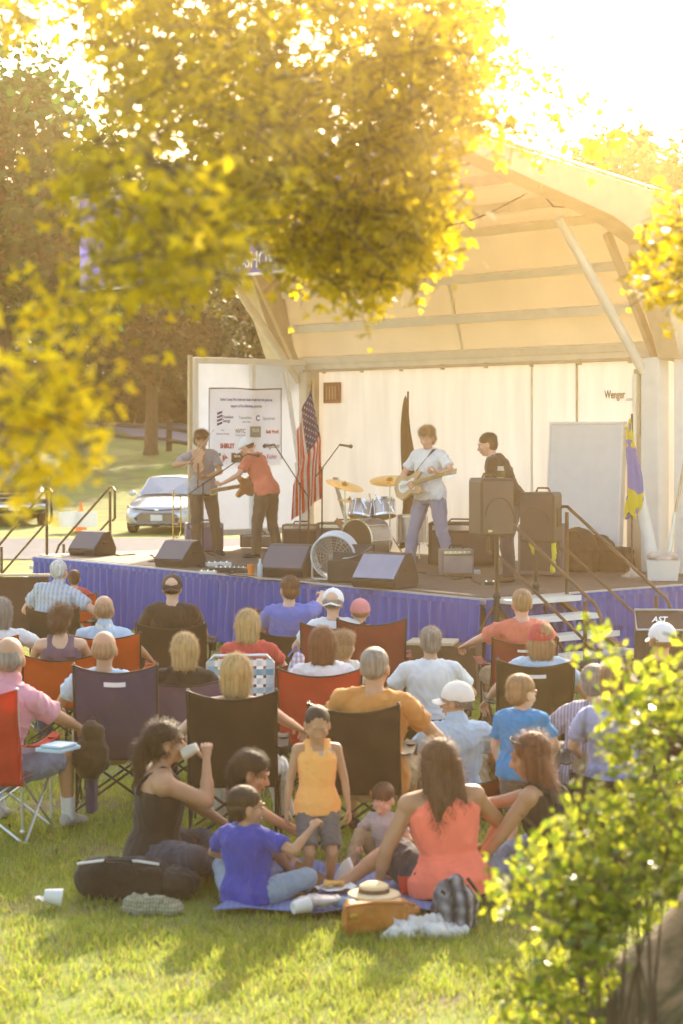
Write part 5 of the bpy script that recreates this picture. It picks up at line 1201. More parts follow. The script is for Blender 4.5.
furled(632, 577, 1.95, ([fb, fy], lambda v, u: 1 if (v > .68 or v < .25 or (v > .5 and u < .25)) and noise.noise(V((u*5, v*9, 0))) > -.22 else 0), 'blue and yellow furled flag on a silver base near the right corner post', .22, .75)
# white tubes and bin at the right post
p = deckpt(652, 575); t = thing('white_tube', 'white tube leaning against the corner post of the stage', 'tube', tuple(p), 0); m = MB(); m.tube([(.04, -.02, 0), (-.20, .15, 1.35)], [.085, .06], 14); m.build('tube_body', m_trimw, t, smooth=True); m = MB(); m.tube([(-.20, .15, 1.352), (-.19, .2, 2.5)], .028, 8); m.build('inner_pole', m_beam, t, smooth=True)
p = deckpt(666, 578); t = thing('leaning_pole', 'thin grey pole leaning outward at the right edge of the stage', 'pole', tuple(p), 0); m = MB(); m.tube([(0, 0, .05), (.12, .02, .8)], .03, 10); m.build('lower_tube', M['alu'], t, smooth=True); m = MB(); m.tube([(.12, .02, .8), (.24, .04, 1.45)], .022, 10); m.build('upper_tube', m_shade, t, smooth=True)
p = deckpt(662, 580); t = thing('storage_bin', 'white plastic bin of rumpled cloth at the right edge of the stage', 'bin', tuple(p+V((0, -.05, 0))), R(-8))
m = MB(); m.loft([[V((x*s_, y*s_, z)) for x, y in ((-.2, -.14), (.2, -.14), (.2, .14), (-.2, .14))] for z, s_ in ((0, .88), (.24, 1), (.25, 1.05), (.25, .95), (.03, .85))]); m.build('bin_wall', M['white_plastic'], t, bevel=.008)
b = MB(); [b.ell((random.uniform(-.1, .1), random.uniform(-.05, .05), .24+random.uniform(0, .05)), (.09, .07, .05)) for _ in range(6)]; remesh(b, 'cloth', .015, 1, wr(.012, 16), mats=mat('rag', (.5, .42, .36), .9, .2), parent=t)
# dark board behind the audience at the left
t = thing('dark_screen', 'low dark brown screen standing on the grass left of the stage skirt', 'screen', (at_px(10, 25.6), 25.6, 0), R(2))
m = MB(); m.box((0, 0, .42), (1.0, .05, .78)); m.build('board', mat('dark_brown_board', (.075, .04, .025), .85, .2), t, bevel=.006); m = MB(); m.box((0, 0, .835), (1.02, .07, .03)); m.build('top_rail', m_shade, t)
for x in (-.4, .4): m = MB(); m.box((x, 0, .02), (.05, .4, .04)); m.build('foot', M['black_metal'], t)
# brown box and speaker at the front of the skirt
t = thing('wooden_box', 'dark brown box with lighter lid on the grass before the stage skirt', 'box', (at_px(444, 20.2), 20.2, 0), R(-12)); m = MB(); m.box((0, 0, .27), (.72, .45, .52)); m.build('box_body', mat('dark_brown_board2', (.085, .05, .03), .85, .2), t, bevel=.01); m = MB(); m.box((-.12, 0, .548), (.48, .47, .03)); m.build('lid', m_shade, t, bevel=.004)
# ------------------------------------------------------------ audience
random.seed(11)
CM = {n: cloth(n, c, trans=t) for n, c, t in (
    ('red_canvas', (.50, .045, .025), .30), ('orange_canvas', (.62, .10, .015), .40), ('navy_canvas', (.055, .05, .10), .12), ('black_canvas', (.022, .019, .016), .08),
    ('maroon_canvas', (.22, .03, .03), .15), ('green_canvas', (.03, .032, .018), .08), ('violet_canvas', (.16, .10, .15), .15), ('bright_red_canvas', (.55, .05, .03), .35))}
T = {n: cloth(n+'_cloth', c) for n, c in (
    ('pink', (.62, .30, .36)), ('white', (.72, .72, .72)), ('black', (.025, .022, .02)), ('blue', (.12, .17, .50)), ('paleblue', (.42, .56, .68)), ('skyblue', (.03, .24, .52)), ('royal', (.04, .06, .34)),
    ('red', (.52, .07, .06)), ('coral', (.88, .20, .13)), ('orange', (.85, .42, .13)), ('brownorange', (.50, .22, .06)), ('violet', (.16, .10, .14)), ('grey', (.32, .31, .35)), ('lavender', (.36, .38, .58)),
    ('denim', (.09, .11, .16)), ('lightdenim', (.24, .30, .38)), ('khaki', (.34, .27, .17)), ('greyshorts', (.13, .12, .12)), ('darkjeans', (.045, .045, .06)), ('olive', (.07, .07, .035)), ('brownpants', (.12, .08, .055)),
    ('warmwhite', (.74, .70, .62)), ('pinkcap', (.62, .22, .22)), ('redcap', (.50, .05, .07)), ('greyblue', (.22, .24, .34)), ('salmon', (.62, .16, .11)))}
noise_mix(T['orange'], (.85, .42, .13), (.46, .34, .28), 9, .64, .68, 2)
def patterned(name, c1, c2, c3, sc, vertical=True):
    m = mat(name, c1, .9, .1, bump=.2, bscale=150); nt = m.node_tree; N = nt.nodes; L = nt.links; b = next(x for x in N if x.type == 'BSDF_PRINCIPLED'); tc = N.new('ShaderNodeTexCoord')
    w = N.new('ShaderNodeTexWave'); w.wave_type = 'BANDS'; w.bands_direction = 'X'; w.inputs['Scale'].default_value = sc; w.inputs['Distortion'].default_value = .6; L.new(tc.outputs['Object'], w.inputs['Vector'])
    w2 = N.new('ShaderNodeTexWave'); w2.wave_type = 'BANDS'; w2.bands_direction = 'Z'; w2.inputs['Scale'].default_value = sc*.9; w2.inputs['Distortion'].default_value = .6; L.new(tc.outputs['Object'], w2.inputs['Vector'])
    m1 = N.new('ShaderNodeMix'); m1.data_type = 'RGBA'; m1.inputs['A'].default_value = (*c1, 1); m1.inputs['B'].default_value = (*c2, 1); L.new(w.outputs['Fac'], m1.inputs['Factor'])
    m2 = N.new('ShaderNodeMix'); m2.data_type = 'RGBA'; m2.inputs['B'].default_value = (*c3, 1); L.new(m1.outputs['Result'], m2.inputs['A'])
    mm = N.new('ShaderNodeMath'); mm.operation = 'MULTIPLY'; mm.inputs[1].default_value = .55 if not vertical else .0; L.new(w2.outputs['Fac'], mm.inputs[0]); L.new(mm.outputs[0], m2.inputs['Factor'])
    L.new(m2.outputs['Result'], b.inputs['Base Color']); return m
plaid = patterned('plaid_shirt', (.50, .55, .62), (.26, .32, .45), (.50, .47, .40), 7, False)
striped = patterned('striped_shirt', (.42, .40, .46), (.22, .20, .28), (.4, .4, .4), 14)
dotted = patterned('patterned_toddler_cloth', (.6, .55, .5), (.25, .25, .28), (.5, .4, .4), 20, False)
logo_w = mat('white_logo_print', (.7, .7, .7), .7, .1)

def sit(label, px, pt, H=1.72, z=None, rz=0.0, chair=None, cpx=None, pel0=None, Y=None, vox=None, **kw):
    """pt: row of the top of the head; chair: dict(label=, fab=, top=, ...)"""
    k = H/1.72; seat = (chair or {}).get('seat', .43)+.03; zt = z if z is not None else seat+.80*k
    Y = Y or F*(CH-zt)/(pt-HZ); x = at_px(px, Y)
    vox = vox or (.0105 if Y < 16 else .0135)
    a = dict(pel=(0, -.12, seat/k), feet=((-.17, .42, .08), (.17, .44, .08)), hands=((-.24, .22, (seat+.17)/k), (.24, .22, (seat+.17)/k)), tor=(0, -.20, .97), neck=(0, .16, 1))
    a.update(kw); info = person(label, (x, Y, 0), rz, H=H, vox=vox, **a)
    if chair:
        c = dict(chair); lb = c.pop('label'); fab = c.pop('fab'); fr = c.pop('frame', M['black_metal'])
        cx = at_px(cpx if cpx is not None else px, Y); camp_chair(lb, (cx, Y, 0), rz, fab, fr, **c)
    return info, Y
ch = lambda label, fab, top=.97, **k: dict(label=label, fab=CM[fab], top=top, **k)
D_ = dict
# rows from the front of the stage back to the camera
sit('white haired man in pale plaid shirt leaning to his right side beside a child', 52, 559, H=1.80, rz=R(-8), chair=ch('dark camp chair under the man in the plaid shirt', 'black_canvas', .80), cpx=62, tor=(.16, .12, .97), bulk=1.18, shirt=plaid, hair=('buzz', 'white'), skin='pink', collar=plaid, pants=T['khaki'], hands=((-.2, .2, .6), (.48, .10, .66)), hyaw=-12)
sit('small dark haired child beyond the man in the plaid shirt', 76, 568, H=1.25, Y=23.6, hs=1.1, shirt=T['red'], hair=('short', 'brown'), pants=T['denim'], chair=ch('small orange camp chair of the child near the stage skirt', 'orange_canvas', .80))
sit('man in black shirt and black cap sitting in a black chair near the skirt', 174, 573, H=1.80, bulk=1.12, shirt=T['black'], hair=('short', 'dark'), cap=T['black'], capdir=180, pants=T['khaki'], skin='light', chair=ch('black camp chair of the man with the black cap', 'black_canvas', .84, w=.66), hands=((-.3, .2, .6), (.30, .34, .60)))
sit('dark haired man in blue t-shirt seated close to the stage', 290, 574, H=1.80, bulk=1.12, shirt=T['blue'], hair=('short', 'brown'), pants=T['khaki'], skin='light', chair=ch('black low backed camp chair of the man in the blue t-shirt', 'black_canvas', .78, w=.6), hands=((-.28, .25, .62), (.30, .30, 1.02)), elb=((-1, 0, -1), (.9, -.2, -.8)), curl=(.6, .9), hyaw=20)
camp_chair('empty red camp chair left of the man in the blue t-shirt', (at_px(272, 20.9), 20.9, 0), R(8), CM['maroon_canvas'], M['black_metal'], top=.88)
sit('person in white shirt and white cap in a red chair', 333, 587, shirt=T['white'], hair=('short', 'grey'), cap=T['white'], capdir=180, pants=T['khaki'], chair=ch('red camp chair of the person with the white cap', 'maroon_canvas', .97), hyaw=-8, hands=((-.34, .15, .62), (.34, .15, .62)), bulk=1.05)
sit('person with a pink cap low in a wide red chair', 360, 598, H=1.5, hs=1.05, shirt=T['red'], hair=('short', 'dirty'), cap=T['pinkcap'], capdir=0, pants=T['denim'], cpx=371, chair=ch('wide red camp chair right of the white cap', 'maroon_canvas', 1.0, w=.6))
sit('cropped haired man in red shirt sitting in a maroon chair by the steps', 517, 586, H=1.82, bulk=1.08, shirt=T['salmon'], hair=('buzz', 'dirty'), skin='pink', pants=T['khaki'], leg='short', hands=((-.46, .40, .66), (.26, .2, .64)), elb=((-1, -.4, -.4), (1, -.4, -.6)), chair=ch('maroon camp chair with small white logo below the steps', 'maroon_canvas', .88, logo=logo_w), rz=R(6))
sit('grey haired woman at the left edge in an orange chair', 8, 596, H=1.66, female=True, shirt=T['white'], hair=('bob', 'grey'), pants=T['khaki'], leg='short', chair=ch('bright orange camp chair at the left edge', 'orange_canvas', .93, frame=M['alu']), cpx=-3, hands=((-.2, .2, .6), (.42, .42, .75)), rz=R(-6))
sit('bald man with collar in an orange red chair', 107, 593, H=1.76, skin='tan', hair=('thin', 'dirty'), shirt=T['paleblue'], collar=T['white'], pants=T['khaki'], chair=ch('orange red camp chair of the bald man with the collar', 'orange_canvas', .97, w=.64), hands=((-.2, .2, .6), (.40, .35, .58)), hpitch=12)
sit('woman with sunglasses pushed up and low bun in a violet tank top', 62, 603, H=1.66, female=True, shirt=T['violet'], sleeve='tank', hair=('bun', 'brown'), glasses=M['black_plastic'], pants=T['denim'], rz=R(5), chair=ch('dark orange camp chair of the woman in the violet top', 'orange_canvas', .84, w=.60), hands=((-.30, .3, .66), (.28, .3, .62)), hyaw=-10, hroll=4, bulk=1.05)
sit('woman with fair bobbed hair and red top behind the webbed lawn chair', 250, 607, H=1.66, female=True, shirt=T['red'], hair=('bob', 'blonde'), pants=T['denim'], hands=((-.2, .2, .6), (.36, .2, .64)), hyaw=-15, chair=ch('red camp chair hidden behind the webbed lawn chair', 'maroon_canvas', .80), cpx=257)
sit('woman with brown bobbed hair in front of a draped red cloth', 323, 624, H=1.68, female=True, shirt=T['white'], hair=('bob', 'auburn'), pants=T['denim'], chair=ch('bright red camp chair of the woman with brown bobbed hair', 'bright_red_canvas', .95, w=.60), cpx=320)
sit('child with tousled brown hair leaning beside the woman with the brown bob', 349, 640, H=1.45, Y=15.6, z=None, hs=1.08, shirt=T['warmwhite'], hair=('messy', 'dirty'), pants=T['denim'], rz=R(-12), hyaw=-15)
sit('woman with long fair hair in a violet chair near the left middle', 187, 630, H=1.62, female=True, shirt=T['black'], hair=('bob', 'blonde'), pants=T['denim'], chair=ch('violet camp chair of the fair haired woman', 'violet_canvas', .90, w=.62))
sit('balding grey man in a navy chair with a white logo', 108, 627, H=1.78, skin='tan', hair=('thin', 'dirty'), shirt=T['paleblue'], pants=T['khaki'], leg='short', cpx=121, chair=ch('navy camp chair with white logo patch', 'navy_canvas', 1.06, w=.57, logo=logo_w, tray=False), hands=((-.42, .30, .60), (.26, .2, .62)), bulk=1.05)
sit('grey haired man in plain white t-shirt with his back to the camera', 430, 631, H=1.80, z=1.0, bulk=1.12, shirt=T['grey'] if False else T['white'], hair=('short', 'grey'), skin='tan', pants=T['darkjeans'], tor=(0, .06, 1), chair=ch('low black beach chair of the man in the white t-shirt', 'black_canvas', .36, seat=.17, w=.58, low=True), feet=((-.2, .62, .08), (.2, .62, .08)), hands=((-.30, .25, .35), (.30, .25, .35)), hyaw=6)
sit('woman with red cap and fair hair in a dark green chair', 538, 620, H=1.68, female=True, shirt=T['paleblue'], hair=('bob', 'dirty'), cap=T['redcap'], capdir=-10, pants=T['denim'], chair=ch('dark green camp chair of the woman with the red cap', 'green_canvas', .98, w=.56, logo=logo_w), hands=((-.40, .2, .60), (.42, .15, .60)), bulk=1.08, cpx=531)
sit('man with white cap and dark shirt behind the leafy shrub', 657, 620, H=1.74, shirt=T['olive'], hair=('short', 'dirty'), cap=T['white'], capdir=20, pants=T['khaki'], skin='pink', chair=ch('dark camp chair behind the leafy shrub', 'green_canvas', .85))
sit('fair haired woman with hair tied back in a tall black chair', 238, 650, H=1.68, female=True, shirt=T['white'], sleeve='sleeveless', hair=('bob', 'blonde'), skin='light', pants=T['white'], chair=ch('tall black camp chair of the fair haired woman with tied hair', 'black_canvas', 1.02, w=.56), cpx=235, hands=((-.36, .05, .60), (.46, .32, .66)), elb=((-1, -.4, -.5), (1, -.8, -.9)), feet=((-.15, .42, .08), (.3, .46, .08)))
sit('broad man in brown orange shirt in a black chair', 373, 643, H=1.84, bulk=1.18, belly=.03, skin='tan', shirt=T['brownorange'], hair=('buzz', 'grey'), pants=T['khaki'], leg='short', rz=R(-7), chair=ch('black camp chair of the man in the brown orange shirt', 'black_canvas', .97, w=.56), cpx=360, hands=((-.24, .2, .62), (.46, .22, .56)), elb=((-1, -.4, -.6), (1, -.5, -.9)), hyaw=-10, tor=(.06, -.16, .97))
sit('grey haired man in pink polo shirt sitting at the left edge', -4, 636, hs=1.08, H=1.86, bulk=1.12, belly=.03, skin='tan', shirt=T['pink'], hair=('thin', 'grey'), collar=T['pink'], pants=T['greyblue'], leg='short', shoes=mat('grey_trainers', (.4, .38, .36), .7, .1), sock=T['white'], rz=R(-14), tor=(.20, .10, .97), chair=ch('red camp chair with white logo at the left edge', 'bright_red_canvas', 1.02, w=.60, logo=logo_w, frame=M['alu']), cpx=-5, hands=((-.2, .3, .62), (.42, .40, .60)), elb=((-1, -.4, -.6), (1.2, -.5, -.5)), feet=((-.15, .40, .08), (.36, .30, .08)), hyaw=10, knee=((-.2, .4, 1), (.5, .4, 1)))
sit('man in white cap and pale blue shirt sitting low with a red seat', 455, 697, H=1.78, z=.80, shirt=T['paleblue'], collar=T['paleblue'], hair=('short', 'grey'), skin='tan', cap=T['warmwhite'], hyaw=62, hpitch=4, pants=T['khaki'], tor=(0, -.1, 1), chair=ch('low red beach chair of the man in the white cap', 'maroon_canvas', .30, seat=.06, w=.50, low=True, cup=False), cpx=462, pel=(0, -.10, .085), feet=((-.2, .62, .08), (.2, .62, .08)), hands=((-.30, .3, .25), (.30, .3, .25)), bulk=1.05)
sit('grey haired man in striped shirt bending forward left of the shrub', 590, 683, H=1.74, z=.98, bulk=1.1, shirt=striped, hair=('short', 'grey'), skin='tan', pants=T['greyshorts'], rz=R(-12), tor=(.05, .28, .95), pel=(0, -.1, .30), chair=ch('dark low chair of the man in the striped shirt', 'black_canvas', .40, seat=.24, low=True, cup=False), hyaw=-10)
sit('sandy haired person in lavender shirt behind the leafy shrub', 613, 672, H=1.74, z=1.10, shirt=T['lavender'], hair=('messy', 'dirty'), skin='light', pants=T['khaki'], rz=R(-5), pel=(0, -.1, .36), chair=ch('dark chair of the person in the lavender shirt', 'black_canvas', .50, seat=.33, low=True, cup=False), hands=((-.2, .2, .5), (.34, .10, .36)))
sit('woman in violet strap top at the right edge behind the shrub', 694, 640, H=1.68, female=True, shirt=T['violet'], sleeve='strap', hair=('long', 'brown'), skin='olive', pants=T['denim'], hands=((-.42, .25, .45), (.3, .2, .6)), chair=ch('dark camp chair at the right edge behind the shrub', 'black_canvas', .75))

# webbed lawn chair
def lawn_chair(px, Y, rz):
    t = thing('lawn_chair', 'aluminium lawn chair with blue and white webbing', 'lawn chair', (at_px(px, Y), Y, 0), rz); w = .25
    blu, wht, pal = mat('blue_web', (.20, .38, .50), .8, .1, trans=.35), mat('white_web', (.70, .72, .72), .8, .06, trans=.35), mat('pale_web', (.40, .55, .62), .8, .06, trans=.3)
    b0, b1 = V((0, -.24, .40)), V((0, -.36, .98)); m = MB(); m.tube([(-w, -.24, .40), (-w, -.355, .93), (-w+.05, -.36, .985), (w-.05, -.36, .985), (w, -.355, .93), (w, -.24, .40), (w, .26, .42), (-w, .26, .42), (-w, -.24, .40)], .013, 8); m.build('frame', M['alu'], t, smooth=True)
    for s in (-1, 1):
        m = MB(); m.tube([(s*w, -.24, .60), (s*w*1.05, .22, .62)], .02, 8); m.build('armrest', M['white_plastic'], t, smooth=True)
        for (a, b_) in (((s*w, .26, .02), (s*w, -.24, .60)), ((s*w, -.28, .02), (s*w, .22, .62))): m = MB(); m.tube([a, b_], .012, 8); m.build('leg', M['alu'], t, smooth=True)
    m = MB(); n = 7
    for i in range(n):
        m.mi = (0, 1, 2, 1, 0, 1, 2)[i]; x = -w+.03+(2*w-.06)*i/(n-1); m.grid(lambda u, v: V((x+(u-.5)*.052, -.24-.12*v-.012-.035*math.sin(math.pi*v)-.004*math.sin(v*44), .42+.54*v)), 2, 20)
    for i in range(8):
        m.mi = (1, 2, 0, 1, 2, 1, 0, 1)[i]; z = .04+.9*i/7; m.grid(lambda u, v: V((-w+2*w*u, -.24-.12*z-.016-.035*math.sin(math.pi*z)-.004*math.sin(u*40), .42+.54*(z+(v-.5)*.085))), 16, 2)
    m.build('back_webbing', [blu, wht, pal], t); m = MB()
    for i in range(6): y = -.2+.42*i/5; m.grid(lambda u, v: V((-w+2*w*u, y+(v-.5)*.052, .41-.03*math.sin(math.pi*u))), 10, 1)
    m.build('seat_webbing', wht, t)
lawn_chair(238, 15.5, R(6))
# folded cloth and bags hanging in the middle
t = thing('patterned_bag', 'blue white and red zigzag cloth bag between the red chair and the lawn chair', 'bag', (at_px(292, 15.1), 15.1, 0)); b = MB(); b.tube([(-.05, 0, .50), (0, 0, .78), (.06, 0, 1.0)], [(.12, .06), (.13, .07), (.05, .03)], 12)
zz = patterned('zigzag_cloth', (.14, .30, .52), (.62, .62, .64), (.55, .12, .08), 9, False); remesh(b, 'bag_body', .015, 2, wr(.012, 10), mats=zz, parent=t)
m = MB(); m.tube([(-.03, 0, .98), (.03, 0, 1.06), (.08, 0, .98)], .008, 6); m.build('handle', T['blue'], t)
t = thing('shoulder_bag', 'dark shoulder bag hanging on the armrest of the navy chair', 'bag', (at_px(91, 13.4), 13.4, 0)); b = MB(); b.ell((0, 0, .50), (.12, .09, .15)); b.ell((.01, 0, .66), (.08, .07, .08)); remesh(b, 'bag_body', .014, 2, wr(.012, 9, 2), mats=cloth('dark_canvas', (.045, .035, .02)), parent=t)
m = MB(); m.tube([(-.06, 0, .66), (-.03, .02, .78), (.03, .02, .78), (.07, 0, .66)], .009, 6); m.build('strap', M['rubber'], t)
t = thing('folded_cloth', 'violet grey cloth hanging low from the navy chair', 'cloth', (at_px(92, 13.5), 13.5, 0)); b = MB(); b.tube([(0, 0, .12), (0, 0, .42)], [(.10, .03), (.09, .03)], 12); remesh(b, 'cloth', .014, 2, wr(.01, 9, 3), mats=CM['navy_canvas'], parent=t)
t = thing('folded_newspaper', 'rolled pale newspaper on the knee of the man in pink', 'newspaper', (at_px(58, 12.95), 12.95, .63), R(-25)); m = MB(); m.box((0, 0, 0), (.20, .24, .025)); m.box((.02, -.02, .025), (.16, .2, .02)); m.build('pages', T['paleblue'], t, bevel=.008)

# boy standing in a blue t-shirt
Yb = 12.3; person('small boy in bright blue t-shirt standing with his back to the camera', (at_px(521, Yb), Yb, 0), R(-18), loose=.015, H=1.19, hs=1.32, pel=(0, 0, .86), tor=(0, .02, 1), neck=(0, .12, 1), hyaw=-32, hpitch=8, hair=('short', 'dirty'), shirt=T['skyblue'], pants=T['greyshorts'], leg='short', skin='light',
    feet=((-.11, .02, .08), (.11, .0, .08)), knee=((0, 1, 0), (0, 1, 0)), hands=((-.24, .20, .84), (.22, .30, .95)), elb=((-1, -1, 0), (1, -1, 0)), vox=.0125, bulk=1.06, curl=(.6, .8))
# boy in orange tank top
Yo = 11.6; info_o = person('small boy in orange tank top standing beside the blanket looking down', (at_px(317, Yo), Yo, 0), R(188), loose=.01, H=1.12, hs=1.32, torl=.54, pel=(0, 0, .78), tor=(0, .0, 1), neck=(0, .14, 1), hyaw=0, hpitch=20, hair=('buzz', 'black'), shirt=T['orange'], sleeve='tank', pants=T['greyshorts'], leg='short', skin='olive',
    feet=((-.11, .0, .08), (.11, .02, .08)), knee=((0, 1, 0), (0, 1, 0)), hands=((-.29, .10, .68), (.29, .06, .68)), elb=((-1, -1, 0), (1, -1, 0)), vox=.0115, bulk=1.03, curl=(.5, .5))
# woman drinking
Yz = 12.0; zx = at_px(152, Yz); rzz = R(-78)
info_z = person('woman in black strap top sitting on the grass and drinking from a cup', (zx, Yz, 0), rzz, H=1.74, pel=(0, 0, .12), tor=(0, .10, 1), neck=(0, .22, 1), hyaw=0, hpitch=-4, female=True, bulk=1.24, fat=1.12, skin='olive', hair=('pony', 'dark'), shirt=T['black'], sleeve='strap', pants=T['darkjeans'],
    feet=((.05, .42, .07), (.12, .30, .07)), knee=((-1, .6, .15), (1, .7, .25)), hands=((-.20, .48, .26), (.05, .32, .70)), elb=((-1, -.3, -.5), (.35, .5, -1)), palm=((0, 0, -1), (-.8, .2, .3)), curl=(.5, .85), vox=.0095, torl=.50)
w_ = info_z['wr'][1]; hd = info_z['head']
t = thing('drinking_cup', 'clear plastic cup held to the mouth of the woman in black', 'cup', tuple(hd+V((.135, -.035, -.055))), 0); ax = V((.75, -.1, .42)); m = MB(); m.lathe((-.03, 0, -.01), ax, ((0, .038), (.05, .034), (.10, .028), (.102, .022), (.01, .032)), 18); m.build('cup_wall', mat('clear_cup', (.75, .72, .66), .15, .05, trans=.5), t, smooth=True)
m = MB(); m.lathe(V((-.03, 0, -.01))+ax.normalized()*.06, ax, ((0, .030), (.03, .026)), 16); m.build('drink', M['paper'], t, smooth=True)
# pony tail of the drinking woman is part of her hair: added by hair style; girl and toddler
Yg = 12.0; person('girl with a pink hair tie sitting behind the toddler in blue', (at_px(236, Yg), Yg, 0), R(-82), H=1.30, hs=1.28, pel=(0, 0, .16), tor=(0, .16, 1), neck=(0, .3, 1), hyaw=-8, hpitch=18, female=True, hair=('pony', 'black'), shirt=T['black'], sleeve='strap', pants=T['greyshorts'], leg='short', skin='olive',
    feet=((-.10, .50, .07), (.12, .42, .07)), knee=((-1, .6, .4), (1, .6, .6)), hands=((-.20, .50, .30), (.14, .56, .36)), elb=((-1, 0, -.5), (1, 0, -.5)), vox=.0105, barefoot=True)
hx = bpy.data.objects
b = MB(); pt_ = root_pt((at_px(236, Yg), Yg, 0), R(-82), 1.22/1.72, V((0, -.03, .94)))
t = thing('hair_tie', 'pink fabric hair tie on the girl\'s ponytail', 'hair tie', tuple(P(228, 789, 12.1))); m = MB(); m.tube([(.0+.008*math.cos(a), .024*math.sin(a), .026*math.cos(a)) for a in (2*math.pi*j/12 for j in range(13))], .010, 7); m.build('loop', T['pink'], t, smooth=True)
Yt = 11.25; info_t = person('toddler in blue t-shirt sitting on the blanket with one arm raised', (at_px(247, Yt), Yt, 0), R(-28), loose=.012, H=1.2, hs=1.34, pel=(0, 0, .12), tor=(-.04, .02, 1), neck=(-.05, .18, 1), hyaw=-40, hpitch=4, hair=('short', 'dark'), shirt=T['royal'], pants=T['lightdenim'], skin='olive', bulk=1.16,
    feet=((-.12, .5, .08), (.25, .48, .08)), knee=((-1, .6, .5), (1, .6, .4)), hands=((-.25, .3, .3), (.50, .18, .66)), elb=((-1, 0, -.5), (1, -.3, -.5)), vox=.0105, curl=(.6, .9))
# woman in coral
Yx = 11.35; info_x = person('woman in coral sleeveless top and dark ponytail sitting with her back to the camera', (at_px(452, Yx), Yx, 0), R(12), H=1.72, pel=(0, 0, .12), tor=(-.10, .12, 1), neck=(-.08, .12, 1), hyaw=18, hpitch=14, female=True, bulk=1.24, fat=1.05, skin='olive', hair=('long', 'brown'), shirt=T['coral'], sleeve='sleeveless', pants=T['darkjeans'], leg='short',
    feet=((-.62, .22, .07), (-.25, .45, .07)), knee=((-.8, .9, .2), (.9, .7, .2)), hands=((-.40, .16, .07), (.30, .35, .25)), elb=((-.9, -.7, 0), (1, -.4, -.2)), palm=((0, 0, -1), None), curl=(.25, .6), vox=.0095, barefoot=True)
# woman in black at right leaning in
Yw = 11.6; info_w = person('woman with long auburn hair and sunglasses on her head leaning in from the right', (at_px(553, Yw), Yw, 0), R(62), H=1.76, bulk=1.08, pel=(0, -.06, .12), tor=(0, .30, .95), neck=(0, .3, 1), hyaw=18, hpitch=12, female=True, skin='olive', hair=('long', 'auburn'), shirt=T['black'], sleeve='tank', pants=T['lightdenim'], glasses=M['black_plastic'],
    feet=((-.10, .72, .07), (.25, .5, .07)), knee=((-1, .6, .3), (1, .7, .4)), hands=((-.26, .42, .10), (.05, .66, .40)), elb=((-1, -.3, -.4), (1, 0, -.5)), palm=((0, 0, -1), (0, 0, -1)), curl=(.4, .5), vox=.0095, barefoot=True)
# small child behind the coral woman
Yc = 12.3; person('very small child in patterned clothes half hidden behind the woman in coral', (at_px(386, Yc), Yc, 0), R(150), H=.90, hs=1.45, pel=(0, 0, .12), tor=(0, .1, 1), hyaw=0, hpitch=30, hair=('short', 'brown'), shirt=dotted, pants=T['khaki'], skin='light', feet=((-.2, .5, .08), (.2, .5, .08)), hands=((-.25, .3, .3), (.2, .35, .3)), vox=.011, barefoot=True)

# ------------------------------------------------------------ musicians
def standkw(**k):
    a = dict(pel=(0, 0, .93), tor=(0, .05, 1), neck=(0, .12, 1), feet=((-.16, .02, .08), (.16, .05, .08)), knee=((-.1, 1, 0), (.1, 1, 0)), vox=.0135); a.update(k); return a
p = deckpt(203, 556); fx = person('musician in grey shirt bowing his head over a fiddle at the left of the stage', tuple(p), R(196), H=1.78, **standkw(tor=(.05, .10, 1), neck=(.10, .35, 1), hyaw=10, hpitch=26, hair=('messy', 'brown'), shirt=T['grey'], pants=T['brownpants'], skin='tan', shoes=M['black_plastic'], hands=((.02, .30, 1.10), (.20, .26, 1.30)), elb=((-1, .1, -.6), (1, .1, -.4)), palm=((.8, 0, .4), (-.6, 0, -.3)), curl=(1.0, .8), feet=((-.20, .02, .08), (.12, .10, .08))))
wl, wr_ = fx['wr']
t = thing('fiddle', 'brown fiddle held upright before the chest of the musician in grey', 'fiddle', tuple(fx['head']+V((-.02, -.21, -.30))), 0); u = V((.0, -.12, -1)).normalized(); f = V((-.2, -1, .1)); f = (f-f.dot(u)*u).normalized(); s_ = u.cross(f)
out = [(-.18, .0), (-.165, .07), (-.10, .10), (-.04, .065), (.02, .06), (.07, .085), (.13, .08), (.17, .03), (.17, -.03), (.13, -.08), (.07, -.085), (.02, -.06), (-.04, -.065), (-.10, -.10), (-.165, -.07)]
m = MB(); m.prism([u*a+s_*b for a, b in out], f*.05); m.build('fiddle_body', M['wood'], t, bevel=.006); m = MB(); m.bar(u*.03+f*.065, u*.34+f*.055, .026, .016, up=f); m.ell(u*.36+f*.05, .02, nu=8, nv=6); m.build('neck', M['dark_wood'], t, smooth=True)
t = thing('fiddle_bow', 'thin fiddle bow in the right hand of the musician in grey', 'bow', tuple(wr_)); m = MB(); m.tube([(-.10, -.05, -.08), (.02, -.03, .06), (.30, .0, .46)], .005, 6); m.build('stick', M['dark_wood'], t); m = MB(); m.tube([(-.10, -.06, -.07), (.30, -.02, .45)], .003, 5); m.build('hairs', M['paper'], t)
p = deckpt(267, 559); gx = person('guitarist in salmon red shirt and white cap bending over his guitar', tuple(p), R(62), H=1.76, **standkw(tor=(0, .42, .90), neck=(0, .72, .75), hpitch=32, hyaw=12, hair=('short', 'brown'), cap=T['white'], shirt=T['salmon'], pants=T['brownpants'], skin='pink', hands=((-.38, .46, 1.04), (.12, .40, 1.02)), elb=((-1, -.3, -.8), (1, -.4, -.2)), palm=((.2, .3, .9), (-.3, -.9, 0)), curl=(1.0, .9), bulk=1.05, feet=((-.12, .10, .08), (.14, -.10, .08))))
wl, wr_ = gx['wr']; nd = (wl-wr_)-V((0, 0, .06)); nd.normalize()
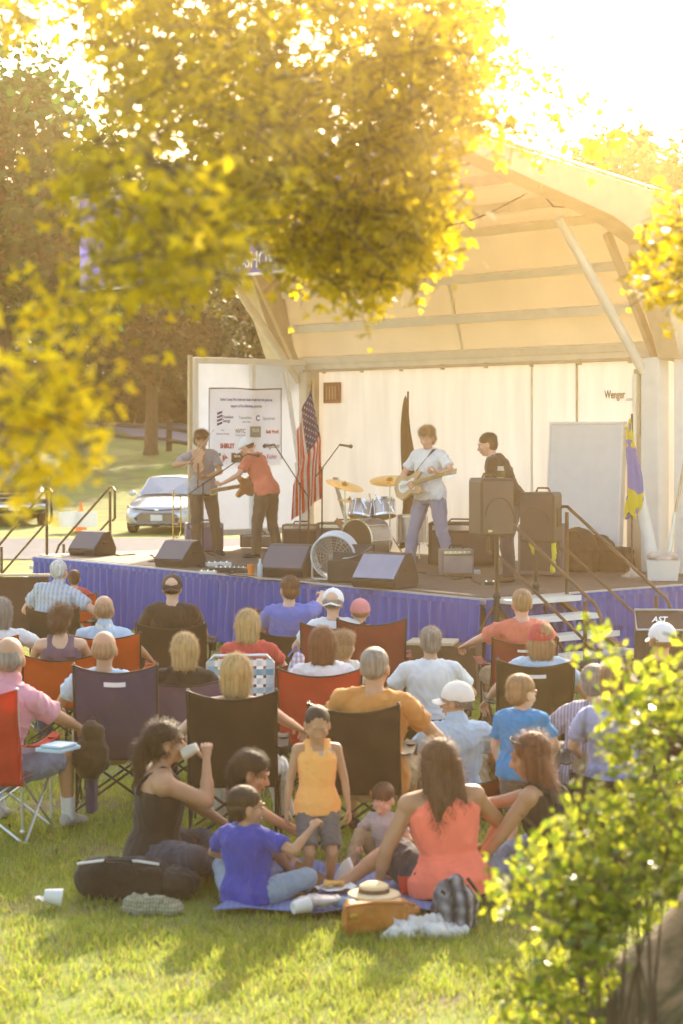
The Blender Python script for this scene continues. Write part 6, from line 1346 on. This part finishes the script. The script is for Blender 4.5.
guitar('electric_guitar', 'brown electric guitar of the bending guitarist pointing to the left', wr_+V((.02, .0, -.03))+nd*.02, nd, V((-.75, .6, .25)), M['wood'])
m = MB(); q = root_pt(tuple(p), R(62), 1.02, V((-.12, .18, 1.36)))
p = deckpt(430, 571); wx = person('guitarist in white t-shirt and blue grey trousers standing in front of the drums', tuple(p), R(142), H=1.82, **standkw(tor=(.02, .04, 1), neck=(-.03, .25, 1), hyaw=14, hpitch=18, hair=('messy', 'dirty'), shirt=T['white'], pants=T['greyblue'], skin='pink', hands=((-.30, .30, 1.20), (.13, .27, 1.06)), elb=((-1, -.2, -.9), (1, -.1, -.5)), palm=((.5, .3, .8), (-.2, -.9, 0)), curl=(1.0, .7), feet=((-.26, -.06, .08), (.24, .10, .08)), bulk=1.06))
wl, wr_ = wx['wr']; nd = (wl-wr_)+V((0, 0, -.03)); nd.normalize()
guitar('electric_guitar', 'pale electric guitar held steeply by the guitarist in white', wr_+V((.0, .0, -.03))+nd*.02, nd, V((-.75, -.62, .10)), M['pale_wood'])
gs = thing('guitar_strap', 'black guitar strap across the white t-shirt', 'strap', (0, 0, 0)); m = MB(); kk = 1.82/1.72
pts = [root_pt(tuple(p), R(142), kk, V(q)) for q in ((.22, .10, 1.06), (.10, .155, 1.20), (-.03, .15, 1.34), (-.10, .08, 1.455), (-.13, -.03, 1.44), (-.08, -.14, 1.32), (.06, -.16, 1.12))]
gs.location = pts[0]; m.tube([q-pts[0] for q in pts], [(.026, .005)]*7, 8, xdir=(0.6, 0, .8)); m.build('webbing', M['rubber'], gs, smooth=True)
p = deckpt(512, 583); person('musician in black t-shirt leaning forward behind the loudspeakers', tuple(p), R(78), H=1.80, **standkw(tor=(0, .40, .92), neck=(0, .5, 1), hpitch=14, hyaw=4, hair=('short', 'dark'), shirt=T['black'], pants=T['darkjeans'], skin='pink', hands=((-.16, .34, .90), (.20, .34, .90)), elb=((-1, -.5, -.4), (1, -.5, -.4)), bulk=1.08))

# ------------------------------------------------------------ picnic things
def drape(name, label, cat, cx, cy, pts_fn, m_, nu=40, nv=26):
    t = thing(name, label, cat, (cx, cy, 0)); m = MB(); m.grid(pts_fn, nu, nv); o = m.build('cloth', m_, t, smooth=True); s = o.modifiers.new('s', 'SOLIDIFY'); s.thickness = .006; return t
bx0, by0 = at_px(335, 11.45), 11.62
m_blanket = patterned('blue_picnic_blanket', (.07, .10, .26), (.13, .17, .36), (.2, .24, .42), 9, False)
drape('picnic_blanket', 'blue checked picnic blanket spread between the children and the woman in coral', 'blanket', bx0, by0,
      lambda u, v: V(((u-.5)*1.25+.05*math.sin(v*9)+.10*(v-.5), (v-.5)*1.25+.05*math.sin(u*11), .055+.018*noise.noise(V((u*6, v*6, 1)))+.012*math.sin(u*23+v*4)*math.sin(v*17))), m_blanket, 70, 50)
def P0(px, py, z=.07): return G(px, py, z)
# black duffel bag and jacket beside the drinking woman
q = P0(117, 900, 0); t = thing('duffel_bag', 'large black bag lying on the grass beside the drinking woman', 'bag', tuple(q), R(-6)); t.scale = (.82, .85, .88); b = MB(); b.cap((-.17, .05, .13), (.24, .10, .13), .135, .125); b.box((.05, .08, .10), (.5, .24, .20)); b.ell((.40, .1, .10), (.16, .16, .10)); remesh(b, 'bag_body', .014, 3, wr(.014, 6, 2), mats=cloth('black_bag_cloth', (.03, .027, .022)), parent=t)
m = MB(); m.tube([(-.28, -.02, .235), (-.1, -.03, .262), (.15, -.02, .262), (.3, .0, .24)], .009, 6); m.build('zip_edge', M['white_plastic'], t, smooth=True); m = MB(); m.tube([(-.1, -.08, .18), (-.06, -.10, .28), (.12, -.10, .28), (.16, -.08, .18)], .011, 6); m.build('handle', M['rubber'], t, smooth=True)
t = thing('crumpled_cloth', 'crumpled olive cloth on the grass in front of the black bag', 'cloth', tuple(P0(157, 913, 0))); b = MB(); [b.ell((random.uniform(-.12, .12), random.uniform(-.04, .04), random.uniform(.02, .05)), (.08, .06, .035)) for _ in range(9)]; remesh(b, 'cloth', .011, 1, wr(.02, 18, 4), mats=patterned('camo', (.20, .20, .12), (.34, .32, .22), (.1, .12, .06), 18, False), parent=t)
t = thing('paper_cup', 'white crumpled cup lying on the grass at the far left', 'cup', tuple(P0(62, 903, .04)), .4); m = MB(); m.lathe((0, 0, .03), (-1, .3, .15), ((0, .050), (.05, .044), (.10, .036), (.102, .02), (.01, .04)), 16); m.build('cup_wall', M['white_plastic'], t, smooth=True)
t = thing('paper_napkin', 'white napkin on the grass left of the crumpled cup', 'napkin', tuple(P0(46, 903, .03)), .2); m = MB(); m.grid(lambda u, v: V(((u-.5)*.12, (v-.5)*.09, .03+.02*noise.noise(V((u*4, v*4, 0))))), 10, 8); m.build('sheet', M['paper'], t, smooth=True)
# brown leather handbag
m_leath = mat('tan_leather', (.42, .17, .035), .35, .25, scale=8, bump=.2, bscale=80); q = P0(372, 935, 0); t = thing('leather_handbag', 'tan leather handbag lying at the front edge of the blanket', 'handbag', tuple(q), R(8)); t.scale = (.9, .9, .9); b = MB(); b.loft([[V((x, y, z)) for x, y in ((-.18*s_, -.06*s_), (.20*s_, -.06*s_), (.24*s_, .07), (-.17*s_, .07))] for z, s_ in ((.01, .9), (.08, 1.0), (.17, .96), (.20, .85))]); b.ell((.16, .03, .14), (.14, .07, .045))
remesh(b, 'bag_body', .010, 4, wr(.006, 9, 1), mats=m_leath, parent=t); m = MB(); m.tube([(-.16, -.07, .05), (-.165, -.075, .19), (.0, -.072, .21), (.2, -.06, .20), (.26, 0, .17)], .010, 6); m.build('strap', m_leath, t, smooth=True); m = MB(); m.box((-.12, -.075, .13), (.05, .01, .03)); m.build('buckle', M['brass'], t, bevel=.003)
q = P0(372, 918, .2); t = thing('straw_hat', 'pale folded hat with dark band resting on the tan handbag', 'hat', (P0(374, 930, .0).x, P0(374, 930, .0).y+.03, .186), R(10)); m = MB(); m.lathe((0, 0, 0), (0, 0, 1), ((0, .145), (.008, .14), (.015, .085), (.05, .078), (.065, .05), (.068, .005)), 24); m.build('hat_crown', mat('straw', (.62, .48, .28), .8, .15, bump=.5, bscale=120), t, smooth=True); m = MB(); m.lathe((0, 0, .014), (0, 0, 1), ((0, .0865), (.022, .083)), 24); m.build('hat_band', M['dark_wood'], t, smooth=True)
# plastic bags and striped bag
for i, (px, py, s_, lb) in enumerate(((415, 935, .10, 'crumpled white plastic bag right of the tan handbag'), (445, 938, .07, 'small white plastic bag below the striped bag'), (400, 940, .06, 'flat white wrapper in the grass under the tan handbag'))):
    t = thing('plastic_bag', lb, 'plastic bag', tuple(P0(px, py, 0)), .3*i); b = MB(); [b.ell((random.uniform(-s_, s_), random.uniform(-s_*.5, s_*.5), random.uniform(.02, s_*.55)), (s_*.7, s_*.5, s_*.4)) for _ in range(8)]; remesh(b, 'film', .010, 0, wr(.024, 20, i), mats=M['white_plastic'], parent=t)
q = P0(456, 928, 0); t = thing('tote_bag', 'grey and black striped bag leaning at the back of the woman in coral', 'bag', tuple(q), R(14)); b = MB(); b.tube([(-.02, 0, .02), (-.0, 0, .14), (-.03, .04, .25)], [(.19, .09), (.20, .10), (.13, .05)], 16); remesh(b, 'bag_body', .011, 3, wr(.016, 8, 6), mats=patterned('grey_stripes', (.03, .03, .032), (.28, .28, .30), (.03, .03, .03), 5, False), parent=t); m = MB(); m.tube([(-.1, -.06, .22), (-.02, -.12, .16), (.1, -.1, .2), (.06, -.02, .27)], .010, 6); m.build('handle', M['rubber'], t, smooth=True)
# food
t = thing('pizza_box', 'open brown cardboard food box beside the toddler', 'box', tuple(P0(290, 893, .06)), R(-20)); m = MB(); m.box((0, 0, .012), (.20, .16, .02)); m.build('base', mat('cardboard', (.30, .16, .07), .9, .15), t); m = MB(); m.box((.06, .09, .07), (.20, .015, .13), Matrix.Rotation(R(-30), 3, 'X') @ Matrix.Rotation(R(20), 3, 'Y')); m.build('lid', mat('cardboard2', (.26, .13, .055), .9, .15), t)
t = thing('pizza_slice', 'slice of pizza on white paper on the blanket', 'food', tuple(P0(332, 889, .075)), R(20)); m = MB(); m.grid(lambda u, v: V(((u-.5)*.24, (v-.5)*.18, .01+.07*abs(u-.5)**2+.02*noise.noise(V((u*5, v*5, 3))))), 12, 10); m.build('paper', M['paper'], t, smooth=True); m = MB(); m.prism([V((-.07, -.05, .03)), V((.07, -.02, .03)), V((-.03, .06, .03))], (0, 0, .015)); m.build('slice', mat('cheese', (.65, .38, .08), .6, .3, scale=30), t, bevel=.004)
t = thing('paper_wrap', 'white folded sandwich wrap standing on the blanket', 'wrapper', tuple(P0(343, 880, .07)), R(-15)); m = MB(); m.prism([V((-.06, 0, 0)), V((.08, 0, 0)), V((.03, 0, .13)), V((-.01, 0, .10))], (0, .05, 0)); m.build('wrap', M['paper'], t, bevel=.006)
t = thing('foil_packet', 'silver grey packet lying on the front of the blanket', 'packet', tuple(P0(318, 905, .07)), R(10)); b = MB(); b.ell((0, 0, .025), (.14, .06, .028)); remesh(b, 'packet', .01, 1, wr(.008, 16), mats=mat('foil', (.5, .47, .44), .4, .15, metal=.4), parent=t)
t = thing('drinking_cup', 'clear tumbler lying on the blanket before the toddler', 'cup', tuple(P0(293, 908, .09)), .3); m = MB(); m.lathe((0, 0, 0), (1, .2, .1), ((0, .034), (.10, .042), (.10, .038), (.01, .03)), 16); m.build('cup_wall', M['white_plastic'], t, smooth=True)
t = thing('drink_bottle', 'small blue capped bottle lying on the blanket', 'bottle', tuple(P0(330, 900, .085)), -.3); m = MB(); m.lathe((0, 0, 0), (1, -.3, 0), ((0, .025), (.02, .03), (.13, .03), (.16, .014), (.18, .014)), 14); m.build('bottle_body', T['lightdenim'], t, smooth=True); m = MB(); m.lathe(V((1, -.3, 0)).normalized()*.18, (1, -.3, 0), ((0, .016), (.02, .016)), 10); m.build('bottle_cap', T['royal'], t)
t = thing('juice_cup', 'red plastic cup beside the knee of the woman in coral', 'cup', tuple(P0(405, 893, .06))); m = MB(); m.lathe((0, 0, 0), (0, 0, 1), ((0, .03), (.10, .042), (.10, .038), (.01, .027)), 16); m.build('cup_wall', M['red_plastic'], t, smooth=True)
# ------------------------------------------------------------ added glare volumes, sky, sun, camera
SUN_EL, SUN_AZ = R(26), R(12)
m = bpy.data.materials.new('warm_glare_haze'); m.use_nodes = True; N = m.node_tree.nodes; L = m.node_tree.links; N.clear()
out = N.new('ShaderNodeOutputMaterial'); vs_ = N.new('ShaderNodeVolumeScatter'); vs_.inputs['Color'].default_value = (1.0, .67, .30, 1); vs_.inputs['Density'].default_value = .0027; vs_.inputs['Anisotropy'].default_value = .76
L.new(vs_.outputs[0], out.inputs['Volume'])
mb = MB(); mb.box((27.5, 9.5, 11), (61, 37, 26)); hz_ = mb.build('glare_haze', m); structure(hz_, 'added thin warm volume standing in for lens glare over the park', 'glare_haze'); hz_.display_type = 'WIRE'  # added volume; its scatter imitates the warm veil of lens glare
m2_ = m.copy(); m2_.name = 'upper_glare_haze'; v2 = next(x for x in m2_.node_tree.nodes if x.type == 'VOLUME_SCATTER'); v2.inputs['Color'].default_value = (1.0, .70, .34, 1); v2.inputs['Density'].default_value = .018
mb = MB(); mb.box((1.9, 3.3, 5.6), (6.4, 5.8, 4.6)); hz2 = mb.build('glare_haze', m2_); structure(hz2, 'added denser warm volume near the camera standing in for sun glare', 'glare_haze'); hz2.display_type = 'WIRE'  # second added volume, makes the top of the view glow like sun glare
w = bpy.data.worlds.new('World'); scene.world = w; w.use_nodes = True; N = w.node_tree.nodes; L = w.node_tree.links
bg = N['Background']; sky = N.new('ShaderNodeTexSky'); sky.sky_type = 'NISHITA'; sky.sun_disc = False; sky.sun_elevation = SUN_EL; sky.sun_rotation = SUN_AZ; sky.dust_density = 3.0; sky.air_density = 1.2; sky.ozone_density = .8
wb = N.new('ShaderNodeVectorMath'); wb.operation = 'MULTIPLY'; wb.inputs[1].default_value = (1.05, .97, .88); L.new(sky.outputs[0], wb.inputs[0]); L.new(wb.outputs[0], bg.inputs['Color']); bg.inputs['Strength'].default_value = .56
sl = bpy.data.lights.new('sun', 'SUN'); sl.energy = 12.5; sl.angle = R(.6); sl.color = (1.0, .82, .56); so = bpy.data.objects.new('sun', sl); C.objects.link(so)
d = V((math.sin(SUN_AZ)*math.cos(SUN_EL), math.cos(SUN_AZ)*math.cos(SUN_EL), math.sin(SUN_EL))); so.rotation_euler = d.to_track_quat('Z', 'Y').to_euler(); so.location = (0, 0, 30)
cam = bpy.data.cameras.new('camera'); co_ = bpy.data.objects.new('camera', cam); C.objects.link(co_); co_.location = (0, 0, CH); co_.rotation_euler = (R(90), 0, 0)
cam.sensor_fit = 'VERTICAL'; cam.sensor_height = 36; cam.sensor_width = 24; cam.lens = 36*F/1024; cam.shift_y = -(512-HZ)/1024; cam.clip_end = 2000; cam.clip_start = .1
cam.dof.use_dof = True; cam.dof.focus_distance = 20.0; cam.dof.aperture_fstop = 2.6; cam.dof.aperture_blades = 0
scene.camera = co_
scene.view_settings.view_transform = 'Standard'; scene.view_settings.look = 'None'; scene.view_settings.exposure = 0; scene.view_settings.gamma = 1
scene.render.engine = 'CYCLES'; cy = scene.cycles; cy.use_denoising = True; cy.max_bounces = 8; cy.diffuse_bounces = 4; cy.transmission_bounces = 4; cy.glossy_bounces = 3; cy.volume_bounces = 0; cy.transparent_max_bounces = 8; cy.sample_clamp_indirect = 6
cy.use_adaptive_sampling = True; cy.adaptive_threshold = .02
